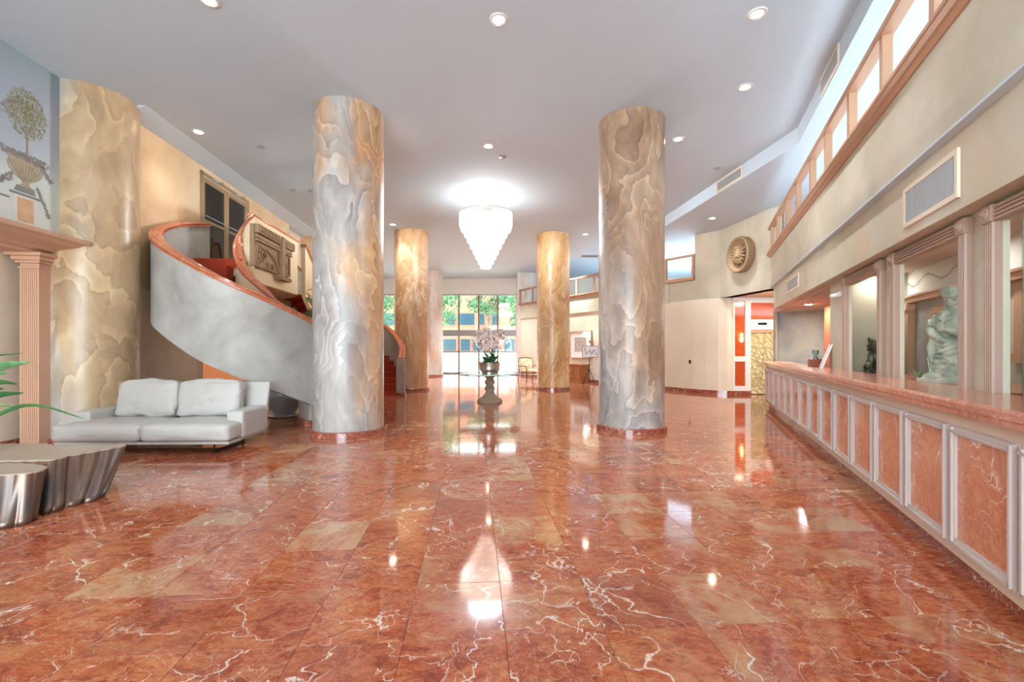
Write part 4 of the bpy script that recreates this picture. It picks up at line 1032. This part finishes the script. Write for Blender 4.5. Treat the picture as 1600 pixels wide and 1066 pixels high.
# ------------------------------------------------------------------ chandelier
chx, chy = -.73, 12.7
ch = empty('tiered_chandelier', (chx, chy, HC), 0, 'large white tiered crystal chandelier hanging over the glass table', 'chandelier')
MB().lathe([(.07, -.03), (.12, -.01), (.13, 0)], seg=24).build('ceiling_rose', 'chrome', ch, smooth=True)
for k in range(11):
    z = -.04-.04*k; b = MB(); pts = [(.014*math.cos(a) if k % 2 else 0, 0 if k % 2 else .014*math.cos(a), z-.022+.026*math.sin(a)) for a in [2*PI*i/10 for i in range(11)]]
    b.tube(pts, .004, 5).build('chain_link', 'chrome', ch)
tiers = [(.72, -.48, .34), (.68, -.62, .32), (.58, -.78, .32), (.5, -.94, .32), (.42, -1.1, .32), (.34, -1.26, .32), (.27, -1.42, .3), (.2, -1.58, .28), (.13, -1.72, .26)]
for i, (r_, z, h_) in enumerate(tiers):
    b = MB(); n = int(2*PI*r_/.05)
    for k in range(n):
        a = 2*PI*k/n; cx, cy = r_*math.cos(a), r_*math.sin(a); q = .019
        b.add([(cx+q*math.cos(a+g_*2*PI/3), cy+q*math.sin(a+g_*2*PI/3), zz) for zz in (z, z-h_) for g_ in range(3)]+[(cx, cy, z-h_-.03)],
              [(0, 1, 4, 3), (1, 2, 5, 4), (2, 0, 3, 5), (0, 2, 1), (3, 4, 6), (4, 5, 6), (5, 3, 6)])
    t = b.build('crystal_tier', 'crystal', ch, kind='stuff')
    MB().lathe([(r_-.01, z), (r_+.012, z), (r_+.012, z+.02), (r_-.01, z+.02), (r_-.01, z)], seg=40).build('ring', 'chrome', ch)
for k in range(8):
    a = 2*PI*k/8; MB().tube([(0, 0, -.48), (.72*math.cos(a), .72*math.sin(a), -.47)], .008, 6).build('arm', 'chrome', ch)
for k in range(6):
    a = 2*PI*k/6; MB().ball((.3*math.cos(a), .3*math.sin(a), -.75), .045, 10, 7).build('bulb', 'bulb', ch, smooth=True)
light('POINT', 'chandelier_glow', (chx, chy, 4.75), 1600, (.95, .96, 1), shadow_soft_size=.3)
light('POINT', 'chandelier_uplight', (chx, chy, 5.38), 170, (.97, .98, 1), shadow_soft_size=.5)

# ------------------------------------------------------------------ round glass table + orchids
tx, ty = -.63, 12.87
tb = empty('round_glass_table', (tx, ty, 0), 0, 'round glass-topped table on a twisted stone pedestal', 'table')
MB().lathe([(.0, .762), (.86, .762), (.872, .768), (.872, .774), (.86, .78), (0, .78)], seg=72).build('glass_top', 'tglass', tb, smooth=math.radians(30))
MB().lathe([(.35, 0), (.36, .03), (.35, .06), (.30, .09), (.24, .13), (.18, .18), (.14, .24), (.12, .28)], seg=48).build('pedestal_foot', 'stone2', tb, smooth=math.radians(40))
vs = []; fs = []; n = 32; m_ = 60
for i in range(m_+1):
    z = .27+.47*i/m_
    for k in range(n):
        a = 2*PI*k/n; rr = .125+.022*math.cos(2*a-z*34); vs.append((rr*math.cos(a), rr*math.sin(a), z))
for i in range(m_):
    for k in range(n): fs.append((i*n+k, i*n+(k+1) % n, (i+1)*n+(k+1) % n, (i+1)*n+k))
MB().add(vs, fs).build('twisted_column', 'stone2', tb, smooth=True)
MB().lathe([(.13, .73), (.16, .745), (.16, .762)], seg=32).build('collar', 'stone2', tb)
bo = empty('orchid_bowl', (tx, ty, .78), 0, 'shiny round metal bowl on the glass table, holding the orchids', 'bowl')
MB().lathe([(.2, 0), (.215, .01), (.22, .06), (.27, .10), (.285, .14), (.285, .33), (.292, .34), (.28, .345), (.272, .33), (.27, .14), (.2, .1), (0, .1)], seg=48).build('bowl', 'chrome', bo, smooth=math.radians(40))
MB().lathe([(.27, .29), (0, .3)], seg=32).build('moss', 'stem', bo)
op = empty('orchid_plant', (tx, ty, 1.08), 0, 'mass of blush white orchids with dark green leaves in the metal bowl', 'plant')
def leaf(L, W, droop, n=7, fold=.25):
    vs = []; fs = []
    for i in range(n+1):
        t = i/n; x = L*t*(1-.15*droop*t); z = L*(.55*t-droop*t*t); w_ = W*math.sin(PI*min(1, t*.93+.07))**.75*(1 if t < 1 else 0)
        vs += [(x, -w_, z+w_*fold), (x, 0, z), (x, w_, z+w_*fold)]
    for i in range(n): fs += [(3*i, 3*i+3, 3*i+4, 3*i+1), (3*i+1, 3*i+4, 3*i+5, 3*i+2)]
    return MB().add(vs, fs)
for k in range(34):
    o = leaf(R.uniform(.28, .4), R.uniform(.045, .065), R.uniform(.5, .9)).build('leaf', 'leafg', op, smooth=True)
    o.rotation_euler = (0, R.uniform(-.75, .15), 2*PI*k/21*1.618+R.uniform(-.2, .2)); o.location = (R.uniform(-.16, .16), R.uniform(-.16, .16), R.uniform(-.02, .12))
fl_me = MB()
for q in range(5):
    a = 2*PI*q/5+PI/2; ca, sa = math.cos(a), math.sin(a); w_ = .032 if q % 2 else .026; L = .055
    fl_me.add([(0, 0, 0), (ca*L*.55-sa*w_, -.008, sa*L*.55+ca*w_), (ca*L, .004, sa*L), (ca*L*.55+sa*w_, -.008, sa*L*.55-ca*w_)], [(0, 1, 2, 3)])
fl_me.ball((0, -.012, -.006), (.012, .016, .014), 6, 4)
f0 = None
for k in range(22):
    a = 2*PI*k/11+R.uniform(-.25, .25); rr = R.uniform(.06, .18); top = R.uniform(.58, 1.0); out = R.uniform(.12, .44)
    p0 = Vector((rr*.6*math.cos(a), rr*.6*math.sin(a), 0)); p1 = Vector((rr*1.5*math.cos(a), rr*1.5*math.sin(a), top*.75)); p2 = Vector(((rr+out*.55)*math.cos(a), (rr+out*.55)*math.sin(a), top)); p3 = Vector(((rr+out)*math.cos(a), (rr+out)*math.sin(a), top-.14))
    pts = catmull([p0, p1, p2, p3], 5)
    MB().tube(pts, .007, 5).build('flower_stem', 'stem', op)
    for j in range(10):
        p = pts[min(len(pts)-1, 6+j)]
        if f0 is None: f0 = fl_me.build('blossom', 'petal', op); o = f0
        else: o = f0.copy(); col.objects.link(o)
        o.location = p+Vector((R.uniform(-.055, .055), R.uniform(-.055, .055), R.uniform(-.07, .05)))
        o.rotation_euler = (R.uniform(-.5, .5), R.uniform(-.4, .4), a+PI/2+R.uniform(-.9, .9)); o.scale = [R.uniform(.95, 1.3)]*3

# ------------------------------------------------------------------ sofa
so = empty('leather_sofa', (-5.28, 6.9, 0), math.radians(1.5), 'pale grey leather two-seater sofa beside the staircase', 'sofa')
def cushion(x0, x1, y0, y1, z0, z1, r=.05, puff=.03, name='cushion', nx=14, ny=10, par=so, mat='leather', rot=None, wr=.006):
    """rounded soft box with puffed top & wrinkles"""
    bm = bmesh.new(); bmesh.ops.create_cube(bm, size=1)
    bmesh.ops.subdivide_edges(bm, edges=bm.edges[:], cuts=15, use_grid_fill=True)
    cx, cy, cz = (x0+x1)/2, (y0+y1)/2, (z0+z1)/2; sx, sy, sz = (x1-x0), (y1-y0), (z1-z0)
    for v in bm.verts:
        p = v.co*2  # -1..1
        q = Vector((p.x*sx/2, p.y*sy/2, p.z*sz/2)); inn = Vector((max(-sx/2+r, min(sx/2-r, q.x)), max(-sy/2+r, min(sy/2-r, q.y)), max(-sz/2+r, min(sz/2-r, q.z))))
        d = q-inn
        if d.length > 1e-6: q = inn+d.normalized()*min(r, d.length if d.length < r else r)
        k = (1-p.x**2)*(1-p.y**2)+(1-p.x**2)*(1-p.z**2)*.6
        q += Vector((0, (1-p.x**2)*(1-p.z**2)*puff*(1 if p.y > 0 else -1)*abs(p.y)**3, (1-p.x**2)*(1-p.y**2)*puff*abs(p.z)**3*(1 if p.z > 0 else -.2)))
        w0 = q+Vector((cx*3, cy, cz)); w1 = w0+Vector((1, 1, 1))*.12*noise.noise(w0*4)
        nn = noise.noise(w0*6)+.9*(abs(noise.noise(w1*9))*-2+.5)*(1-.4*abs(p.x))+.3*noise.noise(w0*20)
        q += q.normalized()*nn*wr
        v.co = q
    me = bpy.data.meshes.new(name); bm.to_mesh(me); bm.free(); me.materials.append(M[mat]); me.shade_smooth()
    o = bpy.data.objects.new(name, me); col.objects.link(o); o.parent = par; o.location = (cx, cy, cz)
    if rot: o.rotation_euler = rot
    s_ = o.modifiers.new('sub', 'SUBSURF'); s_.levels = s_.render_levels = 1
    return o
W2 = 1.24
MB().box(-W2+.02, W2-.02, -.42, .62, .13, .17).build('base_frame', 'leather', so, bevel=.008)
cushion(-W2, -.02, -.47, .42, .17, .42, .06, .03, 'seat_cushion', wr=.013); cushion(-.015, W2+.0, -.47, .42, .17, .42, .06, .03, 'seat_cushion', wr=.013)
cushion(-1.24, -.98, -.12, .62, .16, .57, .035, .012, 'arm', wr=.002); cushion(1.0, 1.26, -.12, .62, .16, .57, .035, .012, 'arm', wr=.002)
MB().prof([(.42, .17), (.6, .17), (.76, .93), (.70, .95), (.58, .5)], 'x', -1.2, 1.24).build('back_panel', 'leather', so, bevel=.02)
cushion(-.95, -.02, .28, .50, .42, .97, .07, .045, 'back_cushion', rot=(-.2, 0, 0), wr=.027); cushion(-.0, .95, .28, .50, .42, .97, .07, .045, 'back_cushion', rot=(-.2, 0, 0), wr=.027)
for sx in (-.95, .95):
    MB().tube([(sx, -.3, .13), (sx*1.02, -.36, .015), (sx*1.02, .42, .015), (sx, .38, .13)], .02, 8).build('leg', 'dark', so)
    MB().box(sx-.04, sx+.04, -.32, .4, .11, .135).build('leg', 'dark', so)
MB().box(1.255, 1.262, .55, .6, .5, .54).build('care_tag', 'white', so)

# ------------------------------------------------------------------ bronze coffee table (two lobed modules)
tbz = empty('sculptural_coffee_table', (-4.9, 4.1, 0), 0, 'bronze fluted sculptural coffee table with tan lobed top, front left', 'table')
def module(top, bot, z, name):
    n = len(top); vs = [(a, b, 0) for a, b in bot]
    L = 8
    vs = []
    for j in range(L+1):
        t = j/L; tt = t**.8
        for (a, b), (c_, d_) in zip(bot, top): vs.append((a+(c_-a)*tt, b+(d_-b)*tt, z*t))
    fs = [(j*n+i, j*n+(i+1) % n, (j+1)*n+(i+1) % n, (j+1)*n+i) for j in range(L) for i in range(n)]
    fs.append(tuple(range(n))[::-1])
    a = sum(top[i][0]*top[(i+1) % n][1]-top[(i+1) % n][0]*top[i][1] for i in range(n))
    if a < 0: fs = [f[::-1] for f in fs]
    o = MB().add(vs, fs).build('fluted_base', 'bronze', tbz, smooth=True)
    MB().prism([(p[0]*1.0, p[1]*1.0) for p in top], z-.004, z+.012).build('top', 'tabletop', tbz)
def outline(ctrl, per=22, flute=.03, nfl=3, ph=0):
    """closed smooth outline with flutes"""
    C = ctrl; pts = []
    m = len(C)
    for i in range(m):
        p = [Vector(C[(i+k-1) % m]) for k in range(4)]
        for k in range(per):
            t = k/per; a, b, c, d = p
            pts.append(.5*((2*b)+(c-a)*t+(2*a-5*b+4*c-d)*t*t+(3*b-a-3*c+d)*t**3))
    out = []; n = len(pts); s = 0
    for i, q in enumerate(pts):
        t = (pts[(i+1) % n]-pts[i-1]).normalized(); nv = Vector((t.y, -t.x)); s += (pts[i]-pts[i-1]).length
        k = abs(math.sin(s*PI/.13+ph))**.6
        out.append((q+nv*flute*(k-.6)))
    return out
tA = [(-.9, -.22), (.1, -.24), (.5, -.2), (.71, -.12), (.67, .04), (.42, .16), (0, .2), (-.9, .15)]
bA = [(-.9, -.32), (.2, -.36), (.58, -.35), (.76, -.22), (.68, -.08), (.4, .0), (0, .04), (-.9, 0)]
tB = [(.44, .24), (.52, .45), (.66, .86), (.55, .93), (-.05, .88), (-.35, .98), (-.9, .9), (-1.0, .3), (-.4, .22)]
bB = [(.62, .02), (.7, .18), (.79, .42), (.6, .6), (.0, .62), (-.3, .65), (-.8, .6), (-.85, .2), (-.3, .1)]
module(outline([Vector(p) for p in tA], flute=.016, ph=.5), outline([Vector(p) for p in bA], flute=.04, ph=.5), .41, 'a')
module(outline([Vector(p) for p in tB], flute=.03), outline([Vector(p) for p in bB], flute=.055), .43, 'b')

# lily on the table (pot just outside the frame)
ly = empty('lily_plant', (-5.42, 4.5, .44), 0, 'long pointed green leaves of a potted plant at the left edge', 'plant')
MB().lathe([(.08, 0), (.1, .02), (.14, .2), (.12, .26), (.11, .25), (0, .22)], seg=28).build('pot', 'pot', ly, smooth=True)
def blade(p0, p1, p2, w_, mat='leafl', tilt=.9):
    pts = catmull([p0, p1, p2], 7); n = len(pts); vs = []; fs = []
    for i, p in enumerate(pts):
        t = (pts[min(i+1, n-1)]-pts[max(i-1, 0)]).normalized(); sd = t.cross(Vector((0, 0, 1))).normalized(); up = sd.cross(t); sd, up = sd*math.cos(tilt)+up*math.sin(tilt), up*math.cos(tilt)-sd*math.sin(tilt); w = w_*math.sin(PI*min(1, .08+.92*i/(n-1)))**.7+.0008
        vs += [p-sd*w+up*w*.5, p, p+sd*w+up*w*.5]
    for i in range(n-1): fs += [(3*i, 3*i+3, 3*i+4, 3*i+1), (3*i+1, 3*i+4, 3*i+5, 3*i+2)]
    MB().add(vs, fs).build('leaf', mat, ly, smooth=True)
blade((0, 0, .2), (.35, -.1, .8), (.88, -.2, .94), .05); blade((0, 0, .2), (.3, -.15, .74), (.72, -.25, .84), .05)
blade((0, 0, .2), (.28, -.05, .68), (.66, -.1, .72), .04, 'leafg'); blade((0, 0, .2), (.25, 0, .55), (.55, .05, .62), .04, 'leafg')
blade((0, 0, .2), (.5, .1, .48), (1.1, .15, .33), .022, 'leafg'); blade((0, 0, .2), (.2, 0, .9), (.5, .1, 1.02), .012, 'leafg'); blade((0, 0, .2), (.25, -.1, .48), (.52, 0, .5), .03)
for k in range(8):
    a = 2+k*.4; blade((0, 0, .2), (.3*math.cos(a), .3*math.sin(a), .6), (.7*math.cos(a), .7*math.sin(a), .6), .04)

# ------------------------------------------------------------------ under the stair: pot
bp = empty('ceramic_planter', (-5.06, 10.1, 0), 0, 'round blue-grey ceramic planter on a saucer under the stairs', 'planter')
MB().lathe([(.22, .05), (.24, .06), (.3, .2), (.34, .4), (.33, .55), (.29, .64), (.31, .68), (.28, .68), (.26, .6)], seg=40).build('planter_body', 'pot', bp, smooth=True)
MB().lathe([(.24, 0), (.3, .02), (.32, .05), (.28, .05), (0, .045)], seg=36).build('saucer', 'white', bp, smooth=True)
vp = empty('variegated_plant', (-5.2, 11.9, 0), 0, 'tall plant with yellow-edged green leaves rising behind the stair rail', 'plant')
MB().lathe([(.2, 0), (.24, .02), (.28, .5), (.3, .52), (.26, .52), (0, .46)], seg=28).build('pot', 'pot', vp, smooth=True)
MB().tube([(0, 0, .4), (.03, 0, 1.2), (-.02, .02, 2.0), (.0, 0, 2.7)], [.03, .025, .02, .012]).build('stem', 'stem', vp)
for k in range(60):
    L = R.uniform(.3, .5); o = leaf(L, .075, R.uniform(.3, .8), fold=.15).build('leaf', 'leafv' if R.random() < .7 else 'leafg', vp, smooth=True)
    z = R.uniform(1.75, 2.95); o.location = (R.uniform(-.1, .2), R.uniform(-.1, .1), z); o.rotation_euler = (R.uniform(-.5, .5), R.uniform(-.6, .5), R.uniform(0, 2*PI))
for k in range(4):
    o = leaf(.35, .05, .5).build('leaf', 'leafg', vp, smooth=True); o.location = (.15, 0, 3.0); o.rotation_euler = (0, -.5+.3*k, k*1.7)
MB().tube([(0, 0, 2.6), (.15, 0, 3.05)], .01).build('stem', 'stem', vp)

# ------------------------------------------------------------------ far right: armchair, chest, picture, lamp, sign stand
ac = empty('bamboo_armchair', (.85, 21.6, 0), math.radians(25), 'dark bamboo armchair with tan cushions left of the amber column', 'chair')
for sx in (-.38, .38):
    MB().tube([(sx, -.4, 0), (sx, -.41, .5), (sx, -.36, .66), (sx, -.28, .68), (sx, .3, .68), (sx, .42, .66)], .024).build('arm', 'bamboo', ac, smooth=True)
    MB().tube([(sx, .5, 0), (sx, .38, .4), (sx, .46, .95), (sx*.9, .5, 1.03)], .024).build('back_leg', 'bamboo', ac, smooth=True)
    MB().tube([(sx, -.4, .2), (sx, .42, .2)], .015).build('stretcher', 'bamboo', ac)
MB().tube([(-.34, .5, 1.03), (0, .52, 1.08), (.34, .5, 1.03)], .024).build('top_rail', 'bamboo', ac, smooth=True)
MB().box(-.38, .38, -.4, .4, .34, .38).build('seat_frame', 'bamboo', ac)
cushion(-.34, .34, -.4, .36, .38, .52, .05, .02, 'seat_cushion', par=ac, mat='cushion'); cushion(-.33, .33, .3, .44, .5, 1.0, .05, .03, 'back_cushion', par=ac, mat='cushion', rot=(-.15, 0, 0))
cpos = FA+fd*((20.4-FA.y)/fd.y)
nx_ = Vector((fd.y, -fd.x)).normalized()*-1   # towards the hall
q = cpos+nx_*.3
cs = empty('carved_chest', (q.x-.15, q.y, 0), fang+PI, 'honey brown wooden cabinet against the far right wall', 'cabinet')
MB().box(-.5, .5, -.22, .22, .08, .76, .01).build('body', 'chest', cs); MB().box(-.54, .54, -.26, .26, .76, .82, .015).build('top', 'chest', cs); MB().box(-.52, .52, -.24, .24, 0, .08, .01).build('plinth', 'chest', cs)
for a, b in ((-.46, -.02), (.02, .46)):
    d0 = MB().box(a, b, -.235, -.22, .14, .7).box(a+.06, b-.06, -.25, -.235, .2, .64).build('door', 'chest', cs); MB().ball(((b-.03) if a < 0 else (a+.03), -.25, .45), .015, 8, 6).build('knob', 'dark', d0)
MB().box(.5, .512, -.16, .16, .16, .66, .004).build('side_panel', 'chest', cs)
q = FA+fd*((20.6-FA.y)/fd.y)+nx_*.0
pc = empty('framed_print', (q.x-.1, q.y+.15, 1.68), fang+PI, 'framed speckled abstract print on the far right wall', 'picture')
MB().box(-.72, .72, -.0, .05, -.6, .6).build('mount', 'paper', pc)
MB().box(-.75, .75, -.03, .05, .58, .62).box(-.75, .75, -.03, .05, -.62, -.58).box(-.75, -.71, -.03, .05, -.58, .58).box(.71, .75, -.03, .05, -.58, .58).build('frame', 'trimtan', pc)
MB().box(-.42, .42, -.006, -.0, -.32, .34).build('print', 'artink', pc)
wl_ = empty('swing_arm_lamp', (3.3, 20.05, 1.95), 0, 'small swing arm lamp with white shade above the sign stand', 'lamp')
MB().ball((.12, 0, -.14), .06).build('joint', 'stone2', wl_, smooth=True); MB().tube([(.12, 0, -.14), (-.05, 0, .1)], .012).build('arm', 'stone2', wl_)
MB().tube([(-.03, 0, .08), (-.12, -.05, .28)], [.07, .05], 14).build('shade', 'lamp', wl_, smooth=True); MB().tube([(.12, 0, -.14), (.2, .3, -.2)], .012).build('bracket', 'stone2', wl_)
es = empty('sign_stand', (3.22, 19.0, 0), 0, 'tripod stand with white blue-edged sign board beside the near right column', 'sign')
for a in (.4, 2.5, 4.6):
    MB().tube([(0, 0, .68), (.3*math.cos(a), .3*math.sin(a), 0)], .013).build('leg', 'dark', es)
MB().tube([(0, 0, .6), (0, 0, 1.15)], .015).build('pole', 'dark', es)
MB().box(-.3, .38, -.02, .0, 1.14, 1.62, .006).build('board', 'bluesign', es); MB().box(-.28, .36, -.026, -.02, 1.16, 1.6).build('sheet', 'paper', es)
b = MB(); 
for x, z, h in ((-.2, 1.4, .14), (-.17, 1.25, .1), (-.1, 1.3, .1), (0, 1.35, .12), (.05, 1.25, .12), (.12, 1.3, .14), (.2, 1.38, .1), (.26, 1.24, .1)): b.box(x, x+.03, -.03, -.026, z, z+h).box(x, x+.06, -.03, -.026, z, z+.015)
b.build('printed_lines', 'bluesign', es)

# ------------------------------------------------------------------ entrance side behind the camera (unseen, left without glass to let sky light in)
MB().box(-14, 20, -6.4, -6.2, 4.6, HC+.3).box(-14, -9, -6.4, -6.2, 0, 4.6).build('wall_front', 'creamw', kind='structure')
wf = empty('window_5', (0, -6.3, 0), 0, kind='structure')
for x in range(-9, 20, 3): MB().box(x-.05, x+.05, -.05, .05, 0, 4.6).build('mullion', 'doorframe', wf)
MB().box(-60, 60, -60, -6.3, -.25, -.03).build('forecourt', 'paving', kind='structure')
MB().box(-14, 20, -10, -6.2, HC+.1, HC+.3).build('sun_block_slab', 'ceiling', kind='structure')  # unseen overhang added to keep sun off the near floor
MB().box(-14, 26, -6.2, 28, HC+.3, HC+.4).build('roof', 'ceiling', kind='structure')
MB().box(-14.2, -14, -6.4, 28, 0, HC+.3).build('light_seal_left', 'creamw', kind='structure')  # unseen outer box added so sky light does not leak in
MB().box(26, 26.2, -6.4, 28, 0, HC+.3).box(4, 26, 27.7, 28, 0, HC+.3).build('light_seal_right', 'creamw', kind='structure')  # other side of the added light-tight box
